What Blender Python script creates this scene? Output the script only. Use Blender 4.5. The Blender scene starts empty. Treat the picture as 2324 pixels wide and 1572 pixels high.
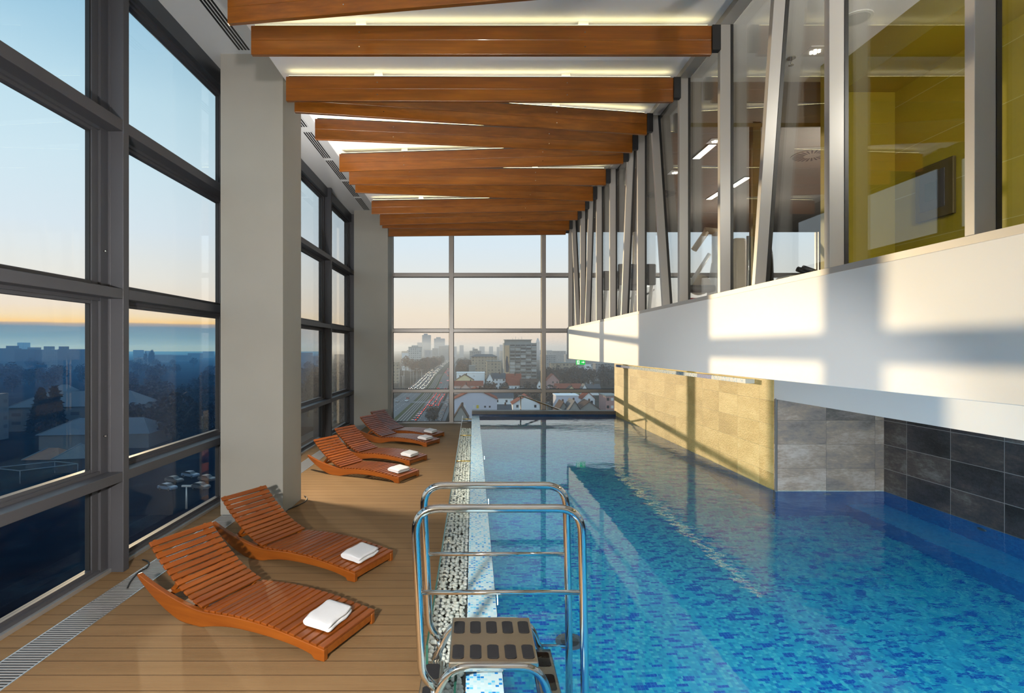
import bpy, bmesh, math, random
from mathutils import Vector, Matrix, noise
random.seed(7)
sc = bpy.context.scene
COL = sc.collection
PI = math.pi
EYE = 2.13            # camera height over the deck
F = 1270.0            # focal length in pixels of the 2324 px frame
WATER = 0.385
GROUND = -29.9

def at(x, y, Y):
    return Vector(((x - 1074) / F * Y, Y, EYE - (y - 791) / F * Y))

def lin(c):
    return tuple(((v / 255) / 12.92 if v / 255 <= .04045 else ((v / 255 + .055) / 1.055) ** 2.4) for v in c)

# ------------------------------------------------------------------ mesh helpers
class MB:
    def __init__(s): s.v = []; s.f = []; s.m = []; s.sm = []
    def add(s, vs, fs, mi=0, smooth=False):
        b = len(s.v); s.v += [tuple(v) for v in vs]
        for f in fs: s.f.append([b + i for i in f]); s.m.append(mi); s.sm.append(smooth)
        return s
    def box(s, x0, x1, y0, y1, z0, z1, mi=0):
        vs = [(x0,y0,z0),(x1,y0,z0),(x1,y1,z0),(x0,y1,z0),(x0,y0,z1),(x1,y0,z1),(x1,y1,z1),(x0,y1,z1)]
        return s.add(vs, [(0,3,2,1),(4,5,6,7),(0,1,5,4),(1,2,6,5),(2,3,7,6),(3,0,4,7)], mi)
    def prism(s, pts, d, mi=0, smooth=False):      # polygon pts (3D, planar) pushed along vector d
        n = len(pts); d = Vector(d)
        a = [Vector(p) for p in pts]; b = [p + d for p in a]
        fs = [tuple(range(n))[::-1], tuple(range(n, 2*n))]
        s.add(a + b, fs, mi, False)
        k = len(s.v) - 2*n
        for i in range(n):
            j = (i + 1) % n
            s.f.append([k+i, k+j, k+n+j, k+n+i]); s.m.append(mi); s.sm.append(smooth)
        return s
    def tube(s, pts, r, n=10, mi=0, caps=True):
        pts = [Vector(p) for p in pts]; N = len(pts); rings = []
        up = None
        for i, p in enumerate(pts):
            t = (pts[min(i+1, N-1)] - pts[max(i-1, 0)]).normalized()
            if up is None:
                up = Vector((0,0,1)) if abs(t.z) < .9 else Vector((0,1,0))
            u = (up - t * up.dot(t)).normalized(); up = u; w = t.cross(u)
            rr = r[i] if isinstance(r, (list, tuple)) else r
            rings.append([p + (u*math.cos(2*PI*k/n) + w*math.sin(2*PI*k/n))*rr for k in range(n)])
        vs = [v for ring in rings for v in ring]; fs = []
        for i in range(N-1):
            for k in range(n):
                fs.append((i*n+k, i*n+(k+1)%n, (i+1)*n+(k+1)%n, (i+1)*n+k))
        s.add(vs, fs, mi, True)
        if caps:
            b = len(s.v) - len(vs)
            s.f.append([b+k for k in range(n)][::-1]); s.m.append(mi); s.sm.append(False)
            s.f.append([b+(N-1)*n+k for k in range(n)]); s.m.append(mi); s.sm.append(False)
        return s
    def build(s, name, mats, parent=None, bevel=0, segs=2):
        me = bpy.data.meshes.new(name)
        off = Vector((0,0,0))
        if parent is not None and parent.get('_w'): off = Vector(parent['_w'])
        me.from_pydata([tuple(Vector(v) - off) for v in s.v], [], s.f)
        if not isinstance(mats, (list, tuple)): mats = [mats]
        for m in mats: me.materials.append(m)
        for p, mi, sm in zip(me.polygons, s.m, s.sm):
            p.material_index = mi; p.use_smooth = sm
        bm = bmesh.new(); bm.from_mesh(me); bmesh.ops.recalc_face_normals(bm, faces=bm.faces); bm.to_mesh(me); bm.free()
        o = bpy.data.objects.new(name, me); COL.objects.link(o)
        if parent is not None:
            o.parent = parent
            if parent.get('_w'): o['_w'] = tuple(off)
        if bevel:
            md = o.modifiers.new('bevel', 'BEVEL'); md.width = bevel; md.segments = segs; md.limit_method = 'ANGLE'; md.angle_limit = .6
        return o

def tag(o, label=None, cat=None, group=None, kind=None):
    if label: o['label'] = label
    if cat: o['category'] = cat
    if group: o['group'] = group
    if kind: o['kind'] = kind
    return o

def empty(name, loc, rz=0, label=None, cat=None, group=None, kind=None, world=True):
    o = bpy.data.objects.new(name, None); COL.objects.link(o); o.empty_display_size = .1
    o.location = loc; o.rotation_euler = (0, 0, rz)
    if world: o['_w'] = tuple(loc)
    return tag(o, label, cat, group, kind)

def copy_tree(o, parent=None):
    c = o.copy(); COL.objects.link(c)
    if parent: c.parent = parent
    for ch in [k for k in CH.get(o.name, [])]: copy_tree(ch, c)
    return c
CH = {}
def reg(root):
    CH.clear()
    for o in COL.objects:
        if o.parent: CH.setdefault(o.parent.name, []).append(o)

def box(name, m, x0, x1, y0, y1, z0, z1, parent=None, bevel=0, **k):
    o = MB().box(x0, x1, y0, y1, z0, z1).build(name, m, parent, bevel)
    return tag(o, **k)

def bend(points, radius, n=6):
    """polyline with rounded corners"""
    P = [Vector(p) for p in points]; out = [P[0]]
    for i in range(1, len(P)-1):
        a = (P[i-1]-P[i]); b = (P[i+1]-P[i]); r = min(radius, a.length*.49, b.length*.49)
        a.normalize(); b.normalize()
        p0 = P[i]+a*r; p1 = P[i]+b*r
        for k in range(n+1):
            t = k/n; out.append(p0*(1-t)**2 + P[i]*2*t*(1-t) + p1*t*t)
    out.append(P[-1]); return out

# ------------------------------------------------------------------ materials
class NT:
    def __init__(s, name):
        s.mat = bpy.data.materials.new(name); s.mat.use_nodes = True
        s.t = s.mat.node_tree; s.n = s.t.nodes; s.n.clear()
        s.out = s.n.new('ShaderNodeOutputMaterial')
    def node(s, typ, **k):
        n = s.n.new(typ)
        for a, v in k.items(): setattr(n, a, v)
        return n
    def link(s, a, b): s.t.links.new(a, b)
    def set(s, sock, v):
        if hasattr(v, 'is_linked') or isinstance(v, bpy.types.NodeSocket): s.link(v, sock)
        elif isinstance(v, (tuple, list)) and len(v) == 3 and sock.type == 'RGBA': sock.default_value = (*v, 1)
        else: sock.default_value = v
    def math(s, op, a, b=0.0, c=None, clamp=False):
        n = s.node('ShaderNodeMath', operation=op); n.use_clamp = clamp
        s.set(n.inputs[0], a); s.set(n.inputs[1], b)
        if c is not None: s.set(n.inputs[2], c)
        return n.outputs[0]
    def vmath(s, op, a, b=None):
        n = s.node('ShaderNodeVectorMath', operation=op); s.set(n.inputs[0], a)
        if b is not None: s.set(n.inputs[1], b)
        return n.outputs[1] if op in ('LENGTH', 'DOT_PRODUCT') else n.outputs[0]
    def mix(s, f, a, b, blend='MIX'):
        n = s.node('ShaderNodeMix', data_type='RGBA', blend_type=blend)
        s.set(n.inputs[0], f); s.set(n.inputs[6], a); s.set(n.inputs[7], b); return n.outputs[2]
    def coord(s, which='Object'): return s.node('ShaderNodeTexCoord').outputs[which]
    def scale(s, v, sv):
        n = s.node('ShaderNodeMapping'); s.link(v, n.inputs[0]); n.inputs['Scale'].default_value = sv; return n.outputs[0]
    def noise(s, v, scale, detail=3, rough=.5, col=False):
        n = s.node('ShaderNodeTexNoise'); s.link(v, n.inputs['Vector'])
        n.inputs['Scale'].default_value = scale; n.inputs['Detail'].default_value = detail; n.inputs['Roughness'].default_value = rough
        return n.outputs['Color' if col else 'Fac']
    def ramp(s, f, stops, interp='LINEAR'):
        n = s.node('ShaderNodeValToRGB'); s.set(n.inputs[0], f); e = n.color_ramp; e.interpolation = interp
        while len(e.elements) < len(stops): e.elements.new(.5)
        for el, (p, c) in zip(e.elements, stops):
            el.position = p; el.color = (*c, 1) if len(c) == 3 else c
        return n.outputs[0]
    def white(s, v, dim='3D'):
        n = s.node('ShaderNodeTexWhiteNoise', noise_dimensions=dim); s.link(v, n.inputs[0]); return n
    def sep(s, v):
        n = s.node('ShaderNodeSeparateXYZ'); s.link(v, n.inputs[0]); return n.outputs
    def comb(s, x, y, z):
        n = s.node('ShaderNodeCombineXYZ')
        for i, v in enumerate((x, y, z)): s.set(n.inputs[i], v)
        return n.outputs[0]
    def bump(s, h, strength=.3, dist=.01):
        n = s.node('ShaderNodeBump'); s.link(h, n.inputs['Height']); n.inputs['Strength'].default_value = strength; n.inputs['Distance'].default_value = dist
        return n.outputs[0]
    def bsdf(s, color, rough=.5, metal=0, spec=.5, normal=None, emit=None, estr=0, coat=0):
        b = s.node('ShaderNodeBsdfPrincipled')
        s.set(b.inputs['Base Color'], color); s.set(b.inputs['Roughness'], rough); b.inputs['Metallic'].default_value = metal
        b.inputs['Specular IOR Level'].default_value = spec; b.inputs['Coat Weight'].default_value = coat
        if normal is not None: s.link(normal, b.inputs['Normal'])
        if emit is not None: s.set(b.inputs['Emission Color'], emit); b.inputs['Emission Strength'].default_value = estr
        s.link(b.outputs[0], s.out.inputs[0]); return s.mat

def plain(name, c, rough=.5, metal=0, spec=.5, var=.08, scale=6, bump=0, bscale=80, emit=None, estr=0):
    t = NT(name); v = t.coord()
    n = t.noise(v, scale, 4)
    col = t.mix(n, tuple(max(0, x*(1-var)) for x in c), tuple(min(1, x*(1+var)) for x in c))
    nor = t.bump(t.noise(v, bscale, 3), bump, .004) if bump else None
    return t.bsdf(col, rough, metal, spec, nor, emit, estr)

def wood(name, c1, c2, axis, rough=.4, coat=0.0, gs=1.0, bands=None):
    t = NT(name); v = t.coord()
    s = [26*gs, 26*gs, 26*gs]; s[axis] = 1.6*gs
    a = t.noise(t.scale(v, tuple(s)), 1.0, 5, .6)
    s2 = [4*gs]*3; s2[axis] = .6*gs
    b = t.noise(t.scale(v, tuple(s2)), 1.3, 3)
    rnd = t.node('ShaderNodeObjectInfo').outputs['Random']
    f = t.math('ADD', t.math('MULTIPLY', a, .6), t.math('MULTIPLY', b, .4))
    col = t.ramp(f, [(.3, c1), (.52, tuple((p+q)/2 for p, q in zip(c1, c2))), (.7, c2)])
    if bands:
        x = t.sep(v)[bands[0]]
        w = t.math('FLOOR', t.math('DIVIDE', x, bands[1]))
        r = t.white(t.comb(w, rnd, 0.0)).outputs[0]
        col = t.mix(.5, col, t.mix(r, (.55,.55,.55), (1.15,1.1,1.05)), 'MULTIPLY')
    nor = t.bump(a, .12, .003)
    return t.bsdf(col, rough, 0, .5, nor, coat=coat)

def mosaic(name, ax, tile, palette, grout, dash=None, rough=.25):
    """small square tiles; ax = the two object-space axes of the face"""
    t = NT(name); xyz = t.sep(t.coord())
    u = t.math('DIVIDE', xyz[ax[0]], tile); v = t.math('DIVIDE', xyz[ax[1]], tile)
    cu = t.math('FLOOR', u); cv = t.math('FLOOR', v)
    w = t.white(t.comb(cu, cv, 3.0)).outputs[0]
    col = t.ramp(w, palette, 'CONSTANT')
    if dash:
        row = t.white(t.comb(cv, 9.0, 1.0)).outputs[0]
        du = t.math('FLOOR', t.math('ADD', t.math('DIVIDE', u, dash[0]), t.math('MULTIPLY', row, 7.0)))
        dw = t.white(t.comb(du, cv, 5.0)).outputs[0]
        col = t.mix(t.math('GREATER_THAN', dw, 1 - dash[1]), col, dash[2])
    fu = t.math('ABSOLUTE', t.math('SUBTRACT', t.math('FRACT', u), .5)); fv = t.math('ABSOLUTE', t.math('SUBTRACT', t.math('FRACT', v), .5))
    g = t.math('GREATER_THAN', t.math('MAXIMUM', fu, fv), .46)
    col = t.mix(g, col, grout)
    return t.bsdf(col, rough, 0, .5)

def tiles(name, ax, tw, th, stops, grout, off=(0, 0), gw=.004, rough=.5, bump=.35, big=2.2):
    t = NT(name); v0 = t.coord(); xyz = t.sep(v0)
    u = t.math('DIVIDE', t.math('SUBTRACT', xyz[ax[0]], off[0]), tw); v = t.math('DIVIDE', t.math('SUBTRACT', xyz[ax[1]], off[1]), th)
    cu = t.math('FLOOR', u); cv = t.math('FLOOR', v)
    r = t.white(t.comb(cu, cv, 2.0)); r1 = r.outputs[0]
    # a different cut of stone in each tile
    p = t.vmath('ADD', v0, t.vmath('SCALE', r.outputs[1]) if False else t.vmath('MULTIPLY', r.outputs[1], (9., 9., 9.)))
    n1 = t.noise(t.scale(p, (1, 1, 2.2)), big, 8, .62); n2 = t.noise(t.scale(p, (1, 1, 3)), 16, 6, .6)
    f = t.math('ADD', t.math('MULTIPLY', n1, .6), t.math('ADD', t.math('MULTIPLY', n2, .22), t.math('MULTIPLY', r1, .18)))
    col = t.ramp(f, stops)
    eu = t.math('MULTIPLY', t.math('SUBTRACT', .5, t.math('ABSOLUTE', t.math('SUBTRACT', t.math('FRACT', u), .5))), tw)
    ev = t.math('MULTIPLY', t.math('SUBTRACT', .5, t.math('ABSOLUTE', t.math('SUBTRACT', t.math('FRACT', v), .5))), th)
    g = t.math('LESS_THAN', t.math('MINIMUM', eu, ev), gw/2)
    col = t.mix(g, col, grout)
    h = t.math('ADD', t.noise(t.scale(p, (1, 1, 1.6)), 34, 5, .6), n1)
    return t.bsdf(col, rough, 0, .4, t.bump(h, bump, .012))

def glass(name, tint=(1, 1, 1), boost=0.0, ior=1.5):
    t = NT(name)
    g = t.node('ShaderNodeNewGeometry')
    c = t.math('ABSOLUTE', t.vmath('DOT_PRODUCT', g.outputs['Normal'], g.outputs['Incoming']))
    r0 = ((ior-1)/(ior+1))**2
    fr = t.math('ADD', r0, t.math('MULTIPLY', 1-r0, t.math('POWER', t.math('SUBTRACT', 1.0, c, clamp=True), 5.0)))
    tr = t.node('ShaderNodeBsdfTransparent'); tr.inputs[0].default_value = (*tint, 1)
    gl = t.node('ShaderNodeBsdfGlossy'); gl.inputs['Roughness'].default_value = 0; gl.inputs[0].default_value = (1, 1, 1, 1)
    m = t.node('ShaderNodeMixShader')
    t.link(t.math('ADD', fr, boost, clamp=True), m.inputs[0]); t.link(tr.outputs[0], m.inputs[1]); t.link(gl.outputs[0], m.inputs[2])
    t.link(m.outputs[0], t.out.inputs[0]); return t.mat

def glow(name, c, strength):
    t = NT(name); e = t.node('ShaderNodeEmission'); e.inputs[0].default_value = (*c, 1); e.inputs[1].default_value = strength
    t.link(e.outputs[0], t.out.inputs[0]); return t.mat

M = {}
M['plaster'] = plain('grey_plaster', (.285,.27,.24), .75, var=.05, scale=2.5, bump=.15, bscale=120)
M['ceiling'] = plain('white_ceiling', (.91,.90,.905), .8, var=.02)
M['white'] = plain('white_cladding', (.80,.80,.795), .45, var=.015, scale=1)
M['soffit'] = plain('pale_soffit', (.62,.63,.63), .7, var=.02)
M['alu_far'] = plain('pale_aluminium', (.30,.285,.275), .35, .35, var=.06, scale=3)
M['alu'] = plain('grey_aluminium', (.058,.058,.066), .5, .2, var=.06, scale=3)
M['alu_dark'] = plain('dark_aluminium', (.06,.065,.075), .35, .4, var=.1, scale=3)
M['post'] = plain('taupe_steel', (.36,.34,.32), .4, .15, var=.04, scale=2)
M['gasket'] = plain('black_gasket', (.008,.008,.009), .5)
M['silver'] = plain('brushed_silver', (.55,.57,.58), .3, .8, var=.06)
M['steel'] = plain('polished_steel', (.62,.60,.57), .09, 1.0, var=.05, scale=5, bump=.02, bscale=30)
M['plate'] = plain('stamped_steel_plate', (.46,.43,.37), .22, 1.0, var=.12, scale=9)
M['rubber'] = plain('black_rubber', (.013,.013,.015), .8, spec=.2, bump=.6, bscale=260)
M['brass'] = plain('brass', (.72,.50,.18), .25, 1.0)
M['beam'] = wood('beam_veneer', (.125,.034,.0022), (.285,.090,.007), 0, .3, .12)
M['slat'] = wood('teak_slat', (.135,.027,.0018), (.265,.068,.006), 1, .38, .05, 1.2, bands=(0, .0667))
M['rail'] = wood('teak_rail', (.16,.035,.0025), (.275,.076,.0075), 0, .36, .08, 1.0)
M['towel'] = plain('white_terry', (.64,.64,.66), .95, var=.03, scale=30, bump=.8, bscale=420)
M['glass'] = glass('window_glass', (.985,.995,1), 0, 1.1)
M['gymglass'] = glass('gallery_glass', (.94,.95,.945), .02)
M['edgeglass'] = glass('gutter_glass', (.93,.97,.955), .0)
M['glassedge'] = plain('green_glass_edge', (.01,.07,.05), .15)
M['pebble'] = plain('white_pebble', (.72,.70,.65), .5, var=.22, scale=14, bump=.2, bscale=60)
M['led'] = glow('led_strip', (1.0,.86,.42), 9)
M['ledgreen'] = glow('led_wash', (1.0,.80,.22), 3)
M['lamp'] = glow('lamp_face', (1.0,.93,.74), 5)
M['poollamp'] = glow('pool_lamp_face', (.62,.9,1.0), 30)
M['gymceil'] = plain('brown_ceiling', (.20,.175,.15), .7, var=.05)
M['gymfloor'] = plain('gym_floor', (.10,.09,.085), .5)
M['olive'] = tiles('olive_panels', (1, 2), 1.35, .55, [(.3, (.30,.235,.012)), (.7, (.40,.32,.02))], (.5,.46,.2), (.2,.06), .006, .35, .02, .6)
M['olive_plain'] = plain('olive_paint', (.33,.26,.014), .45, var=.04, scale=1)
M['bronze'] = plain('bronze_frame', (.11,.085,.03), .4, .4)
M['black'] = plain('black_plastic', (.012,.012,.014), .45)
M['gymwhite'] = plain('machine_enamel', (.62,.63,.62), .35)
M['beige'] = plain('beige_shroud', (.50,.44,.35), .45)
M['red'] = plain('red_pad', (.5,.03,.02), .5)
M['screen'] = plain('dark_screen', (.03,.05,.07), .12)
M['cable'] = plain('black_cable', (.006,.006,.006), .5)
M['sign_green'] = glow('sign_green', (.04,.55,.10), 1.1)
M['sign_white'] = glow('sign_white', (.9,1,.9), 1.0)
M['coping'] = plain('dark_coping_stone', (.085,.08,.075), .45, var=.3, scale=7)
M['gold'] = tiles('sand_stone_tiles', (1, 2), .6, .3, [(.36, (.47,.31,.085)), (.5, (.63,.44,.145)), (.65, (.76,.57,.23))], (.36,.27,.11), (.077,-.02), .004, .42, .55, 1.6)
M['greytile'] = tiles('grey_slate_tiles', (0, 2), .6, .295, [(.38, (.17,.15,.135)), (.49, (.34,.29,.26)), (.56, (.46,.36,.28)), (.66, (.68,.60,.53))], (.13,.12,.11), (3.72+.02,.395-.03), .003, .5, .55, 1.8)
M['darktile'] = tiles('black_slate_tiles', (1, 2), .6, .295, [(.38, (.014,.014,.015)), (.5, (.045,.041,.046)), (.58, (.085,.068,.06)), (.68, (.19,.175,.17))], (.30,.29,.28), (6.88-.36,.395-.03), .006, .42, .35, 1.6)
MW = (.62,.80,.85)
M['copingmosaic'] = mosaic('white_blue_mosaic', (0, 1), .0191, [(0, (.46,.62,.67)), (.52, (.34,.58,.68)), (.74, (.10,.44,.68)), (.84, (.015,.19,.52)), (.93, (.52,.68,.72))], (.50,.62,.66))
POOL = [(0, (.03,.38,.53)), (.30, (.045,.46,.57)), (.56, (.02,.31,.48)), (.74, (.10,.55,.60)), (.88, (.008,.20,.46))]
M['poolfloor'] = mosaic('pool_floor_mosaic', (0, 1), .026, POOL, (.05,.33,.55), (3, .17, (.005,.09,.40)))
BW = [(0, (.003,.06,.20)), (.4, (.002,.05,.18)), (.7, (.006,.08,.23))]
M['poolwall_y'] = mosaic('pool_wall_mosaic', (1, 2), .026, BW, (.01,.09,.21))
M['poolwall_x'] = mosaic('pool_end_mosaic', (0, 2), .026, [(p, (a*.4, b*.5, c*.5)) for p, (a, b, c) in BW], (.004,.045,.11))  # wall mosaic darkened in its colour, countering the lamps that face it
M['ledgewhite'] = mosaic('ledge_pale_reflection', (1, 2), .02, [(0, (.66,.74,.78)), (.6, (.45,.62,.72)), (.85, (.2,.42,.68))], (.6,.66,.7))  # pool mosaic mirrored in the steel ledge, put into the colour
M['ledgeblue'] = mosaic('ledge_blue_reflection', (1, 2), .02, [(0, (.02,.09,.42)), (.5, (.03,.14,.5))], (.05,.12,.4))
M['bench'] = mosaic('pool_bench_mosaic', (0, 1), .026, [(0, (.05,.46,.80)), (.5, (.06,.50,.84)), (.8, (.04,.40,.75))], (.06,.48,.8))
M['poolout'] = mosaic('pool_side_mosaic', (1, 2), .0191, [(0, (.66,.78,.80)), (.6, (.50,.76,.84)), (.8, (.05,.30,.66))], (.6,.7,.72))

def deck_mat():
    t = NT('grooved_deck_boards'); v = t.coord(); xyz = t.sep(v)
    w = .166
    b = t.math('DIVIDE', xyz[1], w); cell = t.math('FLOOR', b)
    r = t.white(t.comb(cell, 1.0, 2.0)).outputs[0]
    n = t.noise(t.scale(v, (1.2, 9, 1)), 1.5, 4)
    col = t.mix(n, (.165,.096,.044), (.222,.136,.065))
    col = t.mix(.35, col, t.mix(r, (.75,.73,.7), (1.08,1.05,1.02)), 'MULTIPLY')
    e = t.math('ABSOLUTE', t.math('SUBTRACT', t.math('FRACT', b), .5))
    gap = t.math('GREATER_THAN', e, .482)
    gr = t.math('SINE', t.math('MULTIPLY', xyz[1], 2*PI/.0118))
    col = t.mix(t.math('MULTIPLY', t.math('GREATER_THAN', gr, .55), .16), col, (.07,.04,.02))
    col = t.mix(gap, col, (.045,.026,.014))
    h = t.math('SUBTRACT', t.math('MULTIPLY', gr, -.25), t.math('MULTIPLY', gap, 2.0))
    return t.bsdf(col, .72, 0, .12, t.bump(h, .35, .003))
M['deck'] = deck_mat()

def water_mat():
    t = NT('pool_water'); v = t.coord(); xyz = t.sep(v)
    a = t.noise(t.scale(v, (1.0, 1.6, 1)), 3.2, 2, .45); b = t.noise(t.scale(v, (1, 1.5, 1)), 11, 3, .5)
    # the surface is livelier by the sand-coloured wall, calmer at the overflow edge
    k = t.math('ADD', .07, t.math('MULTIPLY', t.ramp(t.math('MULTIPLY', xyz[0], .25), [(.35, (0, 0, 0)), (.85, (1, 1, 1))]), .8))
    h = t.math('MULTIPLY', t.math('ADD', t.math('MULTIPLY', a, .9), t.math('MULTIPLY', b, .28)), k)
    nor = t.bump(h, .10, .10)
    g = t.node('ShaderNodeBsdfGlass'); g.inputs['IOR'].default_value = 1.333; g.inputs['Roughness'].default_value = 0
    g.inputs[0].default_value = (.93,.985,1, 1)
    t.link(nor, g.inputs['Normal']); t.link(g.outputs[0], t.out.inputs[0]); return t.mat
M['water'] = water_mat()

# ------------------------------------------------------------------ camera, world, sun
cam = bpy.data.objects.new('camera', bpy.data.cameras.new('camera')); COL.objects.link(cam)
cam.location = (0, 0, EYE); cam.rotation_euler = (PI/2, 0, 0)
cam.data.sensor_width = 36; cam.data.lens = 36*F/2324; cam.data.shift_x = 88/2324; cam.data.shift_y = 5/2324
cam.data.clip_start = .05; cam.data.clip_end = 8000
sc.camera = cam
SUN = Vector((1, -1.53, -.084)).normalized()

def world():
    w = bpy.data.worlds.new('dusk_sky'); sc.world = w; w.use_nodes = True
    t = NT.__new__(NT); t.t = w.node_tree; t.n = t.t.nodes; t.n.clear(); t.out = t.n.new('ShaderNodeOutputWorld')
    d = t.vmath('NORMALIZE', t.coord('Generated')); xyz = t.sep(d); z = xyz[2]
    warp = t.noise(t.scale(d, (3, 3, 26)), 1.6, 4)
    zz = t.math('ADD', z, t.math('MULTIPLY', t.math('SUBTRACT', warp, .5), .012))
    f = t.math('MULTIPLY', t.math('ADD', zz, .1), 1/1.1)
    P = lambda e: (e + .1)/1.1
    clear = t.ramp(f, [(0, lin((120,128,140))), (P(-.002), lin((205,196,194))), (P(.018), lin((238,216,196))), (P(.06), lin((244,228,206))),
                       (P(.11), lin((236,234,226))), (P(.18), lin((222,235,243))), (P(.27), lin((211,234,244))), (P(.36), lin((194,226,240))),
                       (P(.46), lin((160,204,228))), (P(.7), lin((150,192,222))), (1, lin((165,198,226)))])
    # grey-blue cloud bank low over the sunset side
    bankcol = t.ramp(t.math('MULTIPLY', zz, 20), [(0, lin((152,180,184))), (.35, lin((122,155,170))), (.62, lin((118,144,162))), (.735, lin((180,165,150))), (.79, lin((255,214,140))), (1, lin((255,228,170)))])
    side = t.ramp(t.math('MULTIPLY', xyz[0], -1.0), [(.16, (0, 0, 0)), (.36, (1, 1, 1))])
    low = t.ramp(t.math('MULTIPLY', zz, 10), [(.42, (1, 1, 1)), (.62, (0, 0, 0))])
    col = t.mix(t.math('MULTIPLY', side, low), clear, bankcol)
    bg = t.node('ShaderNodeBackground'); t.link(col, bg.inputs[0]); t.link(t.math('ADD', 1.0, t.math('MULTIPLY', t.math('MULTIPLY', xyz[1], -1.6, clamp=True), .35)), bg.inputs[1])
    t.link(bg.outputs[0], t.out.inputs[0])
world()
def lamp(name, typ, loc, energy, color, to=None, **k):
    l = bpy.data.lights.new(name, typ); l.energy = energy; l.color = color
    for a, v in k.items(): setattr(l, a, v)
    o = bpy.data.objects.new(name, l); COL.objects.link(o); o.location = loc
    if to is not None: o.rotation_euler = (Vector(to) - Vector(loc)).to_track_quat('-Z', 'Y').to_euler()
    return o
lamp('sun', 'SUN', (-30, 45, 12), 2.65, (1, .80, .52), (-30 + SUN.x, 45 + SUN.y, 12 + SUN.z), angle=.0093)

# ------------------------------------------------------------------ the room
XL, YF, XB = -3.47, 16.2, 2.59
CEIL, PERI = 5.60, 5.91
BAY = 2.6
S = dict(kind='structure')
def struct(o, label, cat): return tag(o, label, cat, kind='structure')

struct(box('floor', M['deck'], XL-.05, -.275, -2.5, YF, -.12, 0), 'brown grooved deck boards running across beside the pool', 'floor')
struct(box('floor', M['deck'], -.275, 12.5, 14.92, YF, -.12, 0), 'narrow deck strip behind the far pool coping', 'floor')
struct(box('ceiling', M['ceiling'], -2.43, XB+.14, -2.5, YF, CEIL, CEIL+.5), 'white dropped ceiling above the wooden beams', 'ceiling')
struct(box('ceiling', M['soffit'], XL-.4, -2.43, -2.5, YF, PERI, PERI+.2), 'raised grey ceiling strip along the left windows', 'ceiling')
struct(MB().box(XL-.4, 12.5, -2.7, -2.5, -1.2, PERI+.2).build('wall_back', M['soffit']), 'pale wall behind the viewer', 'wall')
# left curtain wall: head, base and posts
struct(box('trim_1', M['alu_dark'], XL-.12, XL+.05, -2.5, YF, 5.69, PERI), 'dark head frame over the left windows', 'frame')
struct(box('trim_2', M['silver'], XL-.09, XL+.02, -2.5, YF, 0, .035), 'thin silver base strip under the left windows', 'frame')
posts = [5.38 + BAY*i for i in range(-3, 5)]
k = 3
for i, y in enumerate(posts):
    mb = MB().box(XL+.012, XL+.134, y-.045, y+.045, 0, PERI).box(XL-.16, XL+.012, y-.045, y+.045, 0, PERI)
    struct(mb.build(f'trim_{k}', M['alu'], bevel=.004), f'upright grey window post, number {i} counted from the near end of the left glazing', 'post'); k += 1
RAILS = [(.867, .957), (2.605, 2.70), (4.20, 4.31)]
TIERS = [(.035, .867), (.957, 2.605), (2.70, 4.20), (4.31, 5.69)]
TN = ['lowest', 'second', 'third', 'top']
wn = 1
for i in range(len(posts)-1):
    a, b = posts[i]+.045, posts[i+1]-.045
    w = empty(f'window_{wn}', (XL, a, 0)); wn += 1
    struct(w, f'left glazing bay {i} from the near end, four panes tall', 'window')
    for z0, z1 in RAILS:
        MB().box(XL-.1, XL+.13, a, b, z0, z1).build('rail', M['alu'], w, .004)
    for z0, z1 in TIERS:
        fr = MB()
        f1, f2 = .105, .19
        h1, h2 = .03, .06
        for (y0, y1, x0, x1) in ((a, a+f1, XL-.1, XL-.012), (b-f1, b, XL-.1, XL-.012), (a+f1+.006, a+f2, XL-.1, XL-.035), (b-f2, b-f1-.006, XL-.1, XL-.035)):
            fr.box(x0, x1, y0, y1, z0, z1)
        for (q0, q1, x0, x1) in ((z0, z0+h1, XL-.1, XL-.015), (z1-h1, z1, XL-.1, XL-.015), (z0+h1, z0+h2, XL-.1, XL-.04), (z1-h2, z1-h1, XL-.1, XL-.04)):
            fr.box(x0, x1, a+f1+.006, b-f1-.006, q0, q1)
        fo = fr.build('sash_frame', M['alu'], w)
        gk = MB()
        for (y0, y1) in ((a+f2, a+f2+.012), (b-f2-.012, b-f2)): gk.box(XL-.09, XL-.05, y0, y1, z0+h2, z1-h2)
        gk.build('gasket', M['gasket'], w)
        MB().box(XL-.078, XL-.072, a+f2, b-f2, z0+h2, z1-h2).build('pane', M['glass'], w)
        if z0 > .9 and z0 < 3 and 0 < i < 4:
            MB().tube([(XL-.012, b-.06, z0+.35), (XL+.012, b-.06, z0+.35)], .008, 8).build('latch', M['steel'], w)
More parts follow.
